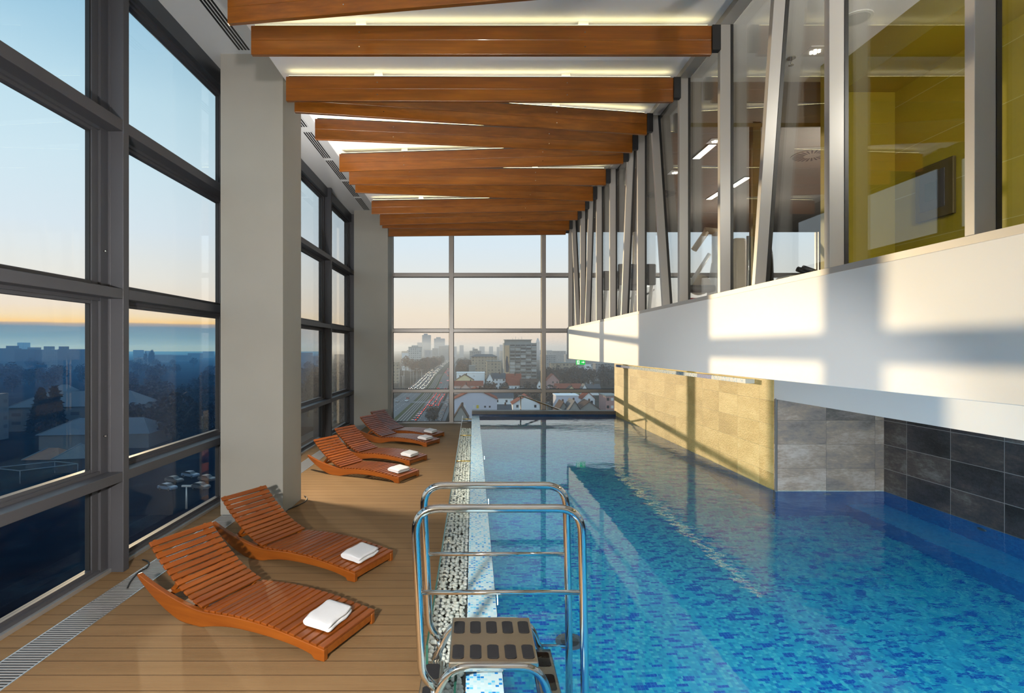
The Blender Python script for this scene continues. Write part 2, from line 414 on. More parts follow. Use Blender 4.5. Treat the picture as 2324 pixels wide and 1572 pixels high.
# far curtain wall
fx = [-.63 + 2.66*i for i in range(-1, 5)]
struct(box('trim_11', M['alu_far'], -2.47, -2.32, YF-.12, YF+.1, 0, CEIL), 'dark corner post beside the far column', 'post')
struct(box('trim_12', M['alu_far'], XL-.1, 12.5, YF-.05, YF+.12, 5.56, PERI), 'head frame over the far windows', 'frame')
struct(box('trim_13', M['alu_far'], XL-.1, 12.5, YF-.05, YF+.12, -.1, .02), 'base frame under the far windows', 'frame')
k = 14
for i, x in enumerate(fx):
    struct(MB().box(x-.06, x+.06, YF-.09, YF+.12, 0, CEIL).build(f'trim_{k}', M['alu_far'], bevel=.004), f'upright mullion {i} from the left in the far window wall', 'post'); k += 1
for i in range(len(fx)):
    a = fx[i]+.06; b = fx[i+1]-.06 if i+1 < len(fx) else 12.5
    if i == 0: a = -2.32
    w = empty(f'window_{wn}', (a, YF, 0)); wn += 1
    struct(w, f'far window bay {i} from the left, four panes tall', 'window')
    for z0, z1 in RAILS: MB().box(a, b, YF-.085, YF+.1, z0, z1).build('rail', M['alu_far'], w, .004)
    for z0, z1 in [(.02, .867)] + TIERS[1:3] + [(4.31, 5.56)]:
        gk = MB().box(a, a+.014, YF-.01, YF+.03, z0, z1).box(b-.014, b, YF-.01, YF+.03, z0, z1).box(a+.014, b-.014, YF-.01, YF+.03, z0, z0+.014).box(a+.014, b-.014, YF-.01, YF+.03, z1-.014, z1)
        gk.build('gasket', M['gasket'], w)
        MB().box(a+.014, b-.014, YF+.006, YF+.012, z0+.014, z1-.014).build('pane', M['glass'], w)
# trench grille strips
def grille(name, x0, x1, y0, y1, along, label):
    r = empty(name, (x0, y0, 0), label=label, cat='floor grille', group='floor convector grilles')
    fr = MB().box(x0, x0+.008, y0, y1, -.01, .006).box(x1-.008, x1, y0, y1, -.01, .006)
    fr.box(x0+.008, x1-.008, y0, y0+.008, -.01, .006).box(x0+.008, x1-.008, y1-.008, y1, -.01, .006); fr.build('frame', M['silver'], r)
    MB().box(x0+.008, x1-.008, y0, y1, -.02, .0015).build('trench', M['gasket'], r)
    s = MB()
    if along == 'y':
        n = int((y1-y0)/.031)
        for i in range(n): s.box(x0+.008, x1-.008, y0+i*.031, y0+i*.031+.010, .0015, .006)
    else:
        n = int((x1-x0)/.021)
        for i in range(n): s.box(x0+.008+i*.021, x0+.0165+i*.021, y0+.008, y1-.008, .0015, .006)
    s.build('slats', M['alu_far'], r)
grille('floor_grille', -3.21, -2.94, .3, 7.17, 'y', 'metal slatted floor grille by the near left windows')
grille('floor_grille', -3.21, -2.94, 7.94, 15.25, 'y', 'metal slatted floor grille by the far left windows behind the near column')
grille('floor_grille', -2.3, -.32, 15.98, 16.1, 'x', 'metal slatted floor grille under the far window')
# columns
for (x0, x1, y0, y1, lab) in ((-3.24, -2.44, 7.175, 7.93, 'near plastered column by the left windows'), (-3.26, -2.335, 15.3, 16.05, 'far plastered column in the corner')):
    struct(box('column', M['plaster'], x0, x1, y0, y1, 0, PERI), lab, 'column')
# ceiling slot diffusers
for i, (a, b) in enumerate([(4.3,5.55),(5.7,7.1),(8.3,9.55),(9.73,11.1),(11.2,12.5),(12.6,13.9),(14.0,15.25)]):
    r = empty('slot_diffuser', (-2.9, a, PERI), label=f'slot air diffuser {["nearest","second","third","fourth","fifth","sixth","farthest"][i]} from the viewer in the ceiling strip', cat='air vent', group='slot diffusers')
    MB().box(-2.98, -2.80, a, b, PERI-.006, PERI).build('frame', M['soffit'], r)
    s = MB()
    for q in range(4): s.box(-2.965+q*.04, -2.965+q*.04+.024, a+.03, b-.03, PERI-.009, PERI-.006)
    s.build('slots', M['gasket'], r)
# pool shell --------------------------------------------------
PF = WATER - 1.15
struct(box('floor', M['poolfloor'], .156, 5.05, -1.0, 14.6, PF-.1, PF), 'blue mosaic pool bottom', 'pool floor')
struct(MB().box(-.035, .156, -1.0, 14.6, PF, WATER+.002).build('wall_pool_left', [M['copingmosaic']]), 'white and blue mosaic overflow edge of the pool', 'pool edge')
struct(box('wall_pool_left_outer', M['poolout'], -.039, -.035, -1.0, 14.6, -.1, WATER+.002), 'mosaic outer face of the overflow edge', 'pool edge')
struct(box('wall_pool_left_inner', M['poolwall_y'], .156, .160, -1.0, 14.6, PF, WATER-.01), 'blue mosaic inner left pool face', 'pool wall')
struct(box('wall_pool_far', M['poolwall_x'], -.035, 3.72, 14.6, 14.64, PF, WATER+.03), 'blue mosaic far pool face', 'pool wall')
struct(box('trim_30', M['coping'], -.035, 3.72, 14.6, 14.92, WATER+.03, WATER+.118, bevel=.006), 'dark stone coping at the far pool end', 'coping')
struct(box('wall_pool_far_outer', M['coping'], -.035, 3.72, 14.64, 14.92, 0, WATER+.03), 'dark stone body of the far coping', 'coping')
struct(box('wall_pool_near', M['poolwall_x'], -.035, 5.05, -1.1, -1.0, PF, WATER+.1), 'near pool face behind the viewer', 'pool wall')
struct(box('wall_right_gold', M['gold'], 3.72, 3.78, 6.94, 14.75, WATER-.04, 1.86), 'sand coloured stone tile wall along the pool', 'wall')
struct(box('wall_pool_right', M['poolwall_y'], 3.72, 3.78, 6.94, 14.6, PF, WATER-.04), 'blue mosaic pool face under the sand coloured wall', 'pool wall')
struct(box('trim_31', M['alu_far'], 3.712, 3.732, 6.868, 6.885, WATER-.04, 1.52), 'thin metal corner profile between sand and grey tiles', 'profile')
struct(box('wall_right_grey', M['greytile'], 3.73, 5.05, 6.88, 6.94, WATER-.04, 1.509), 'grey slate tile wall facing the viewer', 'wall')
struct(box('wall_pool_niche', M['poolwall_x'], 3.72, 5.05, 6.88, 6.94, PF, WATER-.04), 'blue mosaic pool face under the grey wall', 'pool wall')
struct(box('wall_right_dark', M['darktile'], 5.05, 5.11, -1.0, 6.88, WATER-.04, 1.509), 'black slate tile wall on the right', 'wall')
struct(box('wall_pool_dark', M['poolwall_y'], 5.05, 5.11, -1.0, 6.88, PF, WATER-.04), 'blue mosaic pool face under the black wall', 'pool wall')
be = MB().box(4.6, 5.05, -1.0, 6.88, PF, WATER-.7)
bo = be.build('pool_bench', [M['bench'], M['poolwall_y']])
for p in bo.data.polygons:
    if abs(p.normal.x) > .5: p.material_index = 1
struct(bo, 'blue mosaic underwater bench along the black wall', 'pool bench')
# water surface
wm = MB().add([(.158,-1,WATER),(5.05,-1,WATER),(5.05,6.88,WATER),(3.72,6.88,WATER),(3.72,14.6,WATER),(.158,14.6,WATER)], [(0,1,2,3,4,5)])
wo = wm.build('pool_water', M['water'])
tag(wo, 'clear blue pool water with light ripples', 'water', kind='stuff')
if wo.data.polygons[0].normal.z < 0: wo.data.flip_normals()
def body_mat():
    t = NT('water_body'); a = t.node('ShaderNodeVolumeAbsorption'); a.inputs[0].default_value = (.2,.76,.90,1); a.inputs[1].default_value = .16
    t.link(a.outputs[0], t.out.inputs['Volume']); return t.mat
wb = MB().box(.163, 3.717, -.99, 14.595, PF+.003, WATER-.004).box(3.717, 4.597, -.99, 6.875, PF+.003, WATER-.004).box(4.597, 5.047, -.99, 6.875, WATER-.697, WATER-.004).build('pool_water_depth', body_mat())
tag(wb, 'body of blue pool water under the rippled surface', 'water', kind='stuff')
# gallery: white band, lower beam, soffit, glazing ------------
struct(box('wall_gallery_band', M['white'], XB, XB+.16, -2.5, 15.37, 1.86, 2.675, bevel=.004), 'white cladded parapet band of the gallery over the pool', 'wall')
struct(box('ceiling', M['soffit'], XB+.16, 12.5, -2.5, 15.37, 1.862, 2.3), 'gallery floor slab over the pool edge', 'slab')
struct(box('trim_32', M['alu'], XB-.004, XB+.16, 15.37, 15.44, 1.85, 2.70), 'grey end profile of the white band', 'profile')
struct(box('wall_lower_beam', M['white'], 3.72, 5.3, -2.5, 6.92, 1.509, 1.862), 'grey white beam under the gallery over the dark tiles', 'wall')
struct(box('trim_33', M['post'], XB+.004, XB+.15, -2.5, 15.40, 2.675, 2.72), 'sill profile under the gallery glazing', 'frame')
struct(box('trim_34', M['post'], XB, XB+.13, -2.5, YF, CEIL-.07, CEIL), 'head profile over the gallery glazing', 'frame')
# polished steel spout strip, its mosaic reflection painted on; LED wash under the soffit
r = empty('steel_ledge', (3.66, 7.4, 1.67), label='narrow steel ledge, painted with blue and white mosaic reflections, along the top of the sand coloured wall', cat='ledge')
for a, b, m in ((7.40, 8.46, 'ledgewhite'), (8.46, 9.0, 'ledgeblue'), (9.0, 12.9, 'ledgewhite'), (12.9, 14.15, 'ledgeblue')):
    MB().box(3.60, 3.72, a, b, 1.671, 1.73).build('ledge_section', M[m], r)
r = empty('led_wash_light', (3.68, 7.2, 1.83), label='slim yellow light strip under the gallery over the sand coloured wall', cat='light')
MB().box(3.675, 3.715, 7.2, 14.4, 1.84, 1.862).build('housing', M['silver'], r)
MB().box(3.68, 3.71, 7.2, 14.4, 1.832, 1.84).build('diffuser', M['ledgreen'], r)
# gallery posts
TOPZ, BOTZ = CEIL-.07, 2.72
VP = [2.89, 4.07, 5.87, 7.03, 8.8, 10.6, 11.75, 13.5, 15.2]
k = 35
ends = []
for i, y in enumerate(VP):
    mb = MB().box(XB, XB+.11, y, y+.06, BOTZ, TOPZ)
    o = mb.build(f'trim_{k}', M['post'], bevel=.002); struct(o, f'upright steel post {i+1} from the near end of the gallery glazing', 'post')
    MB().box(XB+.11, XB+.138, y-.004, y+.064, BOTZ, TOPZ).build('gasket', M['gasket'], o); k += 1
for i, (yt, yb) in enumerate(((1.2, 1.62), (4.77, 5.155), (8.16, 7.65), (9.37, 9.79), (12.55, 12.95), (14.75, 14.1))):
    pts = [(XB+.004, yb, BOTZ), (XB+.004, yb+.06, BOTZ), (XB+.004, yt+.06, TOPZ), (XB+.004, yt, TOPZ)]
    o = MB().prism(pts, (.10, 0, 0)).build(f'trim_{k}', M['post'], bevel=.002); struct(o, f'slanted steel post {i+1} from the near end of the gallery glazing', 'post')
    pts = [(XB+.104, yb-.004, BOTZ), (XB+.104, yb+.064, BOTZ), (XB+.104, yt+.064, TOPZ), (XB+.104, yt-.004, TOPZ)]
    MB().prism(pts, (.032, 0, 0)).build('gasket', M['gasket'], o); k += 1
ys = [-2.5] + VP + [15.40]
for i in range(len(ys)-1):
    a, b = ys[i], ys[i+1]
    o = box(f'window_{wn}', M['gymglass'], XB+.140, XB+.150, a, b, BOTZ, TOPZ); wn += 1
    struct(o, f'gallery glass pane {i} from the near end', 'window')
# ------------------------------------------------------------------ wooden beams with light strips
BL = [(5.28,4.62),(5.84,5.84),(6.93,6.96),(7.26,8.02),(8.2,8.75),(9.69,9.28),(10.45,10.5),(11.0,11.63),(12.76,12.45),(13.9,13.34),(14.25,14.5),(15.3,15.05)]
ORD = ['first','second','third','fourth','fifth','sixth','seventh','eighth','ninth','tenth','eleventh','last']
bx0, bx1 = -2.32, 2.49
for i, (yl, yr) in enumerate(BL):
    tilt = 'level' if abs(yl-yr) < .05 else ('angled away at its right end' if yr > yl else 'angled nearer at its right end')
    r = empty('ceiling_beam', (bx0, yl, 5.2), label=f'{ORD[i]} reddish wooden ceiling beam from the viewer, {tilt}', cat='beam', group='wooden ceiling beams', kind='thing')
    T = .05
    L = Vector((bx0, yl, 0)); D = Vector((bx1-bx0, yr-yl, 0))
    def seg(x0, x1, y0, y1, z0, z1, mb):
        a = L + D*x0; b = L + D*x1
        vs = [(a.x,a.y+y0,z0),(b.x,b.y+y0,z0),(b.x,b.y+y1,z0),(a.x,a.y+y1,z0),(a.x,a.y+y0,z1),(b.x,b.y+y0,z1),(b.x,b.y+y1,z1),(a.x,a.y+y1,z1)]
        return mb.add(vs, [(0,3,2,1),(4,5,6,7),(0,1,5,4),(1,2,6,5),(2,3,7,6),(3,0,4,7)])
    for j in range(2):
        seg(0, 1, 0, T, 5.2+.15*j, 5.349+.15*j+(.001 if j else 0), MB()).build('plank', M['beam'], r, .004)
    seg(.004, .996, T+.002, T+.03, 5.46, 5.535, MB()).build('light_housing', M['alu'], r)
    seg(.004, .996, T+.008, T+.024, 5.535, 5.54, MB()).build('light_strip', M['led'], r)
    for fx_ in (.235, .725):
        seg(fx_-.011, fx_+.011, T+.034, T+.075, 5.44, CEIL, MB()).build('hanger', M['ceiling'], r)
        for zz in (5.28, 5.43):
            a = L + D*fx_
            MB().tube([(a.x, a.y-.004, zz), (a.x, a.y+.01, zz)], .006, 8).build('screw', M['steel'], r)
    seg(1.0, 1.018, -.02, .05, 5.24, 5.5, MB()).build('end_bracket', M['black'], r)
# ------------------------------------------------------------------ sun loungers and towels
def interp(c, x):
    for (a, p), (b, q) in zip(c, c[1:]):
        if x <= b: return p + (q-p)*(x-a)/(b-a)
    return c[-1][1]
def smooth(c, n):
    """Catmull-Rom through the control points"""
    out = []
    for i in range(len(c)-1):
        p0, p1, p2, p3 = c[max(i-1,0)], c[i], c[i+1], c[min(i+2,len(c)-1)]
        for k in range(n):
            t = k/n
            out.append(tuple(.5*((2*p1[j]) + (-p0[j]+p2[j])*t + (2*p0[j]-5*p1[j]+4*p2[j]-p3[j])*t*t + (-p0[j]+3*p1[j]-3*p2[j]+p3[j])*t**3) for j in (0,1)))
    out.append(tuple(c[-1])); return out
RT = smooth([(0,.082),(.2,.108),(.4,.132),(.6,.144),(.8,.145),(1.0,.134),(1.15,.125),(1.25,.130),(1.365,.147),(1.5,.174),(1.644,.210),(1.8,.258),(1.885,.292)], 5)
RB = smooth([(.11,.026),(.2,.046),(.35,.062),(.55,.070),(.75,.068),(.9,.056),(1.05,.030),(1.16,.004),(1.22,0),(1.36,0),(1.45,.018),(1.58,.068),(1.72,.142),(1.84,.222),(1.90,.272)], 5)
BKC = smooth([(1.165,.142),(1.27,.180),(1.385,.238),(1.49,.308),(1.6,.394),(1.69,.474),(1.775,.566)], 8)
W = .61
def make_lounger():
    root = empty('sun_lounger', (0,0,0), world=False)
    prof = RT + [(1.902,.285)] + RB[::-1] + [(.085,.0),(0,0)]
    for y in (0, -W+.042):
        MB().prism([(x, y, z) for x, z in prof], (0, -.042, 0)).build('side_rail', M['rail'], root, .006)
    s = MB(); p = 1.155/18
    for i in range(18):
        x0 = i*p + .001; x1 = x0 + p - .0155
        z0 = interp(RT, x0)+.001; z1 = interp(RT, x1)+.001; h = .017
        s.add([(x0,-W,z0),(x1,-W,z1),(x1,0,z1),(x0,0,z0),(x0,-W,z0+h),(x1,-W,z1+h),(x1,0,z1+h),(x0,0,z0+h)], [(0,3,2,1),(4,5,6,7),(0,1,5,4),(1,2,6,5),(2,3,7,6),(3,0,4,7)])
    s.build('seat', M['slat'], root, .003)
    L = [0]
    for a, b in zip(BKC, BKC[1:]): L.append(L[-1] + math.dist(a, b))
    def along(d):
        for i in range(len(L)-1):
            if d <= L[i+1]:
                t = (d-L[i])/(L[i+1]-L[i]); return (BKC[i][0]+(BKC[i+1][0]-BKC[i][0])*t, BKC[i][1]+(BKC[i+1][1]-BKC[i][1])*t)
        return BKC[-1]
    s = MB(); n = 13; p = L[-1]/n; y0, y1 = -W+.004, -.004
    for i in range(n):
        a = along(i*p+.002); b = along((i+1)*p-.0125)
        t = Vector((b[0]-a[0], 0, b[1]-a[1])).normalized(); nn = Vector((-t.z, 0, t.x))*.017
        v = [Vector((a[0],y0,a[1])),Vector((b[0],y0,b[1])),Vector((b[0],y1,b[1])),Vector((a[0],y1,a[1]))]
        s.add(v + [q+nn for q in v], [(0,3,2,1),(4,5,6,7),(0,1,5,4),(1,2,6,5),(2,3,7,6),(3,0,4,7)])
    s.build('backrest', M['slat'], root, .003)
    for y in (-.05, -W+.075):
        up = [(x, y, z) for x, z in BKC]; dn = [(x+.02, y, z-.035) for x, z in BKC][::-1]
        MB().prism(up+dn, (0,-.025,0)).build('backrest_frame', M['rail'], root)
    MB().box(.004, .024, -W+.043, -.043, .03, .08).build('end_board', M['rail'], root, .003)
    for x in (.75, 1.2): MB().box(x, x+.05, -W+.042, -.042, interp(RT, x)-.055, interp(RT, x)-.012).build('cross_bar', M['rail'], root)
    MB().box(1.60, 1.655, -W+.042, -.042, .135, .165).build('cross_bar', M['rail'], root)
    MB().box(1.36, 1.50, -W+.042, -.042, .075, .095).build('cross_board', M['rail'], root, .003)
    for y in (-.12, -W+.15):
        MB().prism([(1.62,y,.15),(1.66,y,.16),(1.50,y,.31),(1.475,y,.285)], (0,-.025,0)).build('prop_bar', M['rail'], root)
    return root
def make_towel():
    root = empty('folded_towel', (0,0,0), world=False)
    # cross-section of a towel folded in three: rounded fold at +x, loose layers at -x; extruded along y
    def sec(scale, dz):
        pts = []
        w, h, r = .112*scale, .062, .031
        for k in range(11):
            a = -PI/2 + PI*k/10; pts.append((w-r+r*math.cos(a)*1.05, r+r*math.sin(a)+dz))
        for x, z in ((.05,.0625),(-.02,.0615),(-.07,.059)): pts.append((x*scale, z+dz))
        for k in range(5):
            a = PI/2 + PI*k/4; pts.append((-w+.016+.016*math.cos(a), .046+.0135*math.sin(a)+dz))
        pts.append((-w+.03, .031+dz))
        for k in range(5):
            a = PI/2 + PI*k/4; pts.append((-w+.008+.015*math.cos(a), .0155+.0145*math.sin(a)+dz))
        for x in (-.05, .02): pts.append((x*scale, .001+dz))
        return pts
    mb = MB(); N = 17; rings = []
    for i in range(N):
        t = i/(N-1)*2-1; e = abs(t)**8
        rings.append([(x*(1-.06*e)+.004*math.sin(5*t), .165*t, .031+(z-.031)*(1-.28*e)+.0015*math.sin(9*t+40*x)) for x, z in sec(1, 0)])
    n = len(rings[0]); vs = [v for r in rings for v in r]
    fs = [(i*n+k, i*n+(k+1)%n, (i+1)*n+(k+1)%n, (i+1)*n+k) for i in range(N-1) for k in range(n)]
    mb.add(vs, fs, 0, True); b = len(mb.v)-len(vs)
    for base in (0, (N-1)*n): mb.f.append([b+base+k for k in range(n)]); mb.m.append(0); mb.sm.append(False)
    mb.build('towel_cloth', M['towel'], root)
    return root
LP = [(-1.014,3.80,24),(-1.079,5.094,26.5),(-1.176,8.84,26.5),(-1.157,10.18,27),(-1.01,12.12,25),(-.97,13.13,26)]
LW = ['nearest the viewer, in front of the near column','second from the viewer, beside the near column','third in the row, first one behind the near column','fourth in the row, just behind the third','fifth in the row, next to last before the far window','farthest of the row, by the far window']
TP = [(.20,-.29),(.17,-.29),(.20,-.29),(.20,-.30),(.20,-.28),(.20,-.27)]
lg = make_lounger(); tw = make_towel(); reg(None); LCH = dict(CH)
for i, (x, y, a) in enumerate(LP):
    CH.update(LCH)
    th = math.radians(180 - a)
    o = lg if i == 0 else copy_tree(lg)
    o.location = (x, y, .001); o.rotation_euler = (0, 0, th)
    tag(o, 'slatted teak sun lounger, ' + LW[i], 'sun lounger', 'teak sun loungers in a row along the windows', 'thing')
    t = tw if i == 0 else copy_tree(tw)
    tx, ty = TP[i]
    R = Matrix.Rotation(th, 3, 'Z'); p = R @ Vector((tx, ty, interp(RT, tx)+.0205)) + Vector((x, y, .001))
    t.location = p; t.rotation_euler = (0, -math.atan(.122), th + math.radians([6,2,-3,4,0,5][i]))
    tag(t, 'white folded towel on the sun lounger ' + LW[i].split(',')[0], 'towel', 'folded towels on the loungers', 'thing')

# ------------------------------------------------------------------ pool steps with handrails
lad = empty('pool_steps', (.1, 3.1, 0), label='polished steel pool steps with two handrails over the pool edge', cat='pool steps')
YN, YR = 2.86, 3.34
TR = .0215
for Y, nm in ((YN, 'near'), (YR, 'rear')):
    pts = bend([(-.20, Y, .40), (-.262, Y, .47), (-.300, Y, 1.315), (.553, Y, 1.315), (.570, Y, .5), (.575, Y, PF+.02)], .13, 8)
    MB().tube(pts, TR, 14).build('handrail', M['steel'], lad)
    MB().tube([(-.277, Y, .885 if Y < 3 else .905), (.563, Y, .885 if Y < 3 else .905)], .0125, 10).build('cross_rail', M['steel'], lad)
    MB().tube([(.40, Y, .33), (.572, Y, .33)], .0125, 10).build('cross_rail', M['steel'], lad)
    pts = bend([(-.285, Y, .02), (-.235, Y, .26), (-.125, Y, .505), (.345, Y, .505), (.425, Y, .20), (.44, Y, PF+.02)], .11, 8)
    MB().tube(pts, TR, 14).build('step_frame', M['steel'], lad)
    pts = bend([(-.20, Y, .40), (-.20, Y, .30), (-.30, Y, .02)], .04, 4)
    MB().tube(pts, TR*.9, 10).build('foot_tube', M['steel'], lad)
def tread(x0, x1, y0, y1, z, cols, rows):
    mb = MB().box(x0, x1, y0, y1, z-.03, z)
    o = mb.build('tread', M['plate'], lad, .006)
    for r in range(rows):
        for c in range(cols):
            cx = x0 + (x1-x0)*(c+.5)/cols; cy = y0 + (y1-y0)*(r+.5)/rows
            w, h, q = .5*(x1-x0)/cols*.68, .5*(y1-y0)/rows*.66, .012
            if rows == 2 and cols == 5: h = .066; w = .0305; cy = y0 + (y1-y0)*(.21 if r == 0 else .75)
            pts = [(cx-w+q,cy-h,z-.001),(cx+w-q,cy-h,z-.001),(cx+w,cy-h+q,z-.001),(cx+w,cy+h-q,z-.001),(cx+w-q,cy+h,z-.001),(cx-w+q,cy+h,z-.001),(cx-w,cy+h-q,z-.001),(cx-w,cy-h+q,z-.001)]
            MB().prism(pts, (0,0,.004)).build('grip_pad', M['rubber'], o)
tread(-.125, .335, YN, YR, .528, 5, 2)
tread(-.295, -.175, YN+.03, YR-.01, .275, 1, 2)
tread(.345, .46, YN+.03, YR-.01, .30, 1, 2)
tread(.36, .475, YN+.03, YR-.01, .02, 1, 2)
# ------------------------------------------------------------------ gutter with pebbles
XG = -.278
struct(box('trim_60', M['coping'], XG, -.039, 1.0, 14.6, -.1, .012), 'stone bed of the pebble gutter', 'gutter bed')
g = empty('gutter_glass', (XG, 3.3, 0), label='upright glass sheet between the deck and the pebble gutter', cat='glass panel')
MB().box(XG, XG+.012, 3.30, 14.6, 0, WATER).build('sheet', M['edgeglass'], g)
MB().box(XG-.001, XG+.013, 3.292, 3.30, 0, WATER+.001).build('end_edge', M['glassedge'], g)
MB().box(XG, XG+.012, 3.30, 14.6, WATER, WATER+.002).build('top_edge', M['glassedge'], g)
MB().box(XG+.012, XG+.022, 3.30, 14.6, .012, .05).build('base_strip', M['alu_dark'], g)  # thin strip along the foot of the glass
g = empty('gutter_glass', (-.1, 1.2, 0), label='short glass sheet standing in the pebbles under the pool steps', cat='glass panel')
MB().box(-.1, -.088, 1.2, 3.08, .012, WATER).build('sheet', M['edgeglass'], g)
MB().box(-.1, -.088, 1.2, 3.08, WATER, WATER+.002).build('top_edge', M['glassedge'], g)
MB().box(-.1, -.088, 3.08, 3.085, .012, WATER).build('end_edge', M['glassedge'], g)
for i, y in enumerate((6.25, 8.8, 11.4, 14.05)):
    tag(MB().tube([(XG+.012, y, WATER-.02), (-.039, y, WATER-.02)], .012, 10).build('brass_spacer_bar', M['brass']), f'brass bar across the pebble gutter, {["nearest","second","third","farthest"][i]} from the pool steps', 'bar', 'brass gutter bars')
def pebble_mesh(seed, sub=2):
    bm = bmesh.new(); bmesh.ops.create_icosphere(bm, subdivisions=sub, radius=1)
    rr = random.Random(seed); sx, sy, sz = rr.uniform(.8,1.25), rr.uniform(.65,.95), rr.uniform(.5,.75)
    for v in bm.verts:
        n = noise.noise(v.co*1.1 + Vector((seed*3.1, 0, 0)))
        v.co = Vector((v.co.x*sx, v.co.y*sy, v.co.z*sz))*(1+.22*n)
    for f in bm.faces: f.smooth = True
    me = bpy.data.meshes.new('pebble'); bm.to_mesh(me); bm.free(); me.materials.append(M['pebble']); return me
PM = [pebble_mesh(s) for s in range(7)]
spots = []
rr = random.Random(3)
for layer in range(2):
    y = 2.35
    while y < 14.55:
        x = XG+.035
        far = y > 4.6
        st = .040 if not far else .046
        while x < -.058:
            spots.append((min(x+rr.uniform(-.015,.013), -.0735), y+rr.uniform(-.018,.018), .030+layer*.024+rr.uniform(-.006,.008), rr.uniform(.017,.026)))
            x += st
        y += st
spots.sort(key=lambda s: (s[1] + (0 if s[2] > .042 else 1.0)))
near, rest = spots[:300], spots[300:]
for x, y, z, r in near:
    o = bpy.data.objects.new('pebble', rr.choice(PM)); COL.objects.link(o)
    o.location = (x, y, z); o.scale = (r, r, r); o.rotation_euler = (rr.uniform(-.5,.5), rr.uniform(-.5,.5), rr.uniform(0,6.3))
    tag(o, 'white rounded pebble in the gutter beside the pool steps', 'pebble', 'white pebbles in the near gutter', 'thing')
mb = MB(); small = [pebble_mesh(s, 1) for s in range(5)]
for x, y, z, r in rest:
    me = rr.choice(small); R = Matrix.Rotation(rr.uniform(0,6.3), 3, 'Z') @ Matrix.Rotation(rr.uniform(-.5,.5), 3, 'X')
    mb.add([R @ v.co*r + Vector((x,y,z)) for v in me.vertices], [tuple(p.vertices) for p in me.polygons], 0, True)
tag(mb.build('pebbles', M['pebble']), 'white pebbles filling the long gutter beyond the pool steps', 'pebbles', kind='stuff')
# ------------------------------------------------------------------ small pool side things
r = empty('handrail', (1.33, 15.7, 0), label='slim steel handrail behind the far pool coping', cat='handrail')
MB().tube(bend([(1.255, 15.72, .775), (1.345, 15.72, .815), (2.75, 15.72, .30)], .05, 5), .022, 12).build('top_rail', M['steel'], r)
for x, z in ((1.33, .80), (2.08, .53)): MB().tube([(x, 15.72, 0), (x, 15.72, z)], .02, 12).build('post', M['steel'], r)
r = empty('exit_sign', (2.88, 15.0, 1.86), label='green lit exit sign with running figure and arrow under the white band', cat='sign')
MB().box(2.755, 3.0, 14.985, 15.005, 1.70, 1.828).build('panel', M['sign_green'], r)
MB().box(2.75, 3.005, 14.98, 15.01, 1.828, 1.86).build('housing', M['white'], r)
ic = MB(); y = 14.9845
def poly(mb, pts): mb.prism([(x, y, z) for x, z in pts], (0, -.002, 0))
poly(ic, [(2.90,1.757),(2.945,1.757),(2.945,1.735),(2.985,1.767),(2.945,1.80),(2.945,1.778),(2.90,1.778)])
ic.build('arrow', M['sign_white'], r)
ic = MB(); poly(ic, [(2.775,1.712),(2.845,1.712),(2.845,1.818),(2.775,1.818)]); ic.build('door_symbol', M['sign_white'], r)
ic = MB(); y = 14.982
poly(ic, [(2.812,1.797),(2.822,1.797),(2.822,1.809),(2.812,1.809)]); poly(ic, [(2.80,1.762),(2.822,1.768),(2.82,1.793),(2.806,1.793)])
poly(ic, [(2.785,1.72),(2.792,1.72),(2.812,1.762),(2.80,1.765)]); poly(ic, [(2.812,1.764),(2.822,1.764),(2.834,1.742),(2.826,1.722),(2.82,1.724),(2.826,1.742)]); poly(ic, [(2.822,1.785),(2.838,1.772),(2.834,1.768),(2.82,1.778)])
ic.build('running_figure', M['sign_green'], r)
def cable(name, pts, label):
    P = smooth([(p[0], p[1]) for p in pts], 6)
    tag(MB().tube([(a, b, .012) for a, b in P], .007, 8).build(name, M['cable']), label, 'cable')
cable('floor_cable', [(-2.43,8.05),(-2.36,7.95),(-2.33,7.75),(-2.38,7.55),(-2.44,7.38),(-2.43,7.2),(-2.4,7.05)], 'thin black cable on the deck at the foot of the near column')
cable('floor_cable', [(-3.32,5.62),(-3.22,5.55),(-3.16,5.42),(-3.17,5.3),(-3.12,5.1),(-3.06,4.95)], 'thin black cable on the deck behind the nearest sun lounger')
for i, y in enumerate((2.2, 4.4, 6.9, 9.5)):
    r = empty('pool_lamp', (.16, y, WATER-.5), label=f'round underwater lamp in the left pool face, {["first","second","third","fourth","fifth"][i]} from the viewer', cat='pool lamp', group='underwater lamps')
    MB().tube([(.16,y,WATER-.5),(.185,y,WATER-.5)], .11, 24).build('ring', M['steel'], r)
    MB().tube([(.185,y,WATER-.5),(.19,y,WATER-.5)], .09, 24).build('lens', M['poollamp'], r)
    lamp('underwater_light', 'AREA', (.2, y, WATER-.5), (34, 28, 9, 2)[i], (.72,.93,1), (3, y, WATER-.75), shape='DISK', size=.2, spread=PI)
for x in (2.0, 4.0):
    lamp('underwater_light', 'AREA', (x, -.95, WATER-.5), 400, (.78,.95,1), (x, 4, WATER-1.1), shape='DISK', size=.2)
lamp('underwater_light', 'AREA', (4.82, -.95, WATER-.3), 130, (.78,.95,1), (4.82, 4, WATER-.6), shape='DISK', size=.15)  # added underwater fill without a fixture, brightening the bench
r = empty('pool_drain', (.9, 4.35, PF), label='round drain cover on the pool bottom', cat='drain')
MB().tube([(.75,4.35,PF),(.75,4.35,PF+.006)], .11, 24).build('cover', M['alu'], r)
MB().tube([(.75,4.35,PF+.006),(.75,4.35,PF+.008)], .07, 24).build('grille', M['gasket'], r)
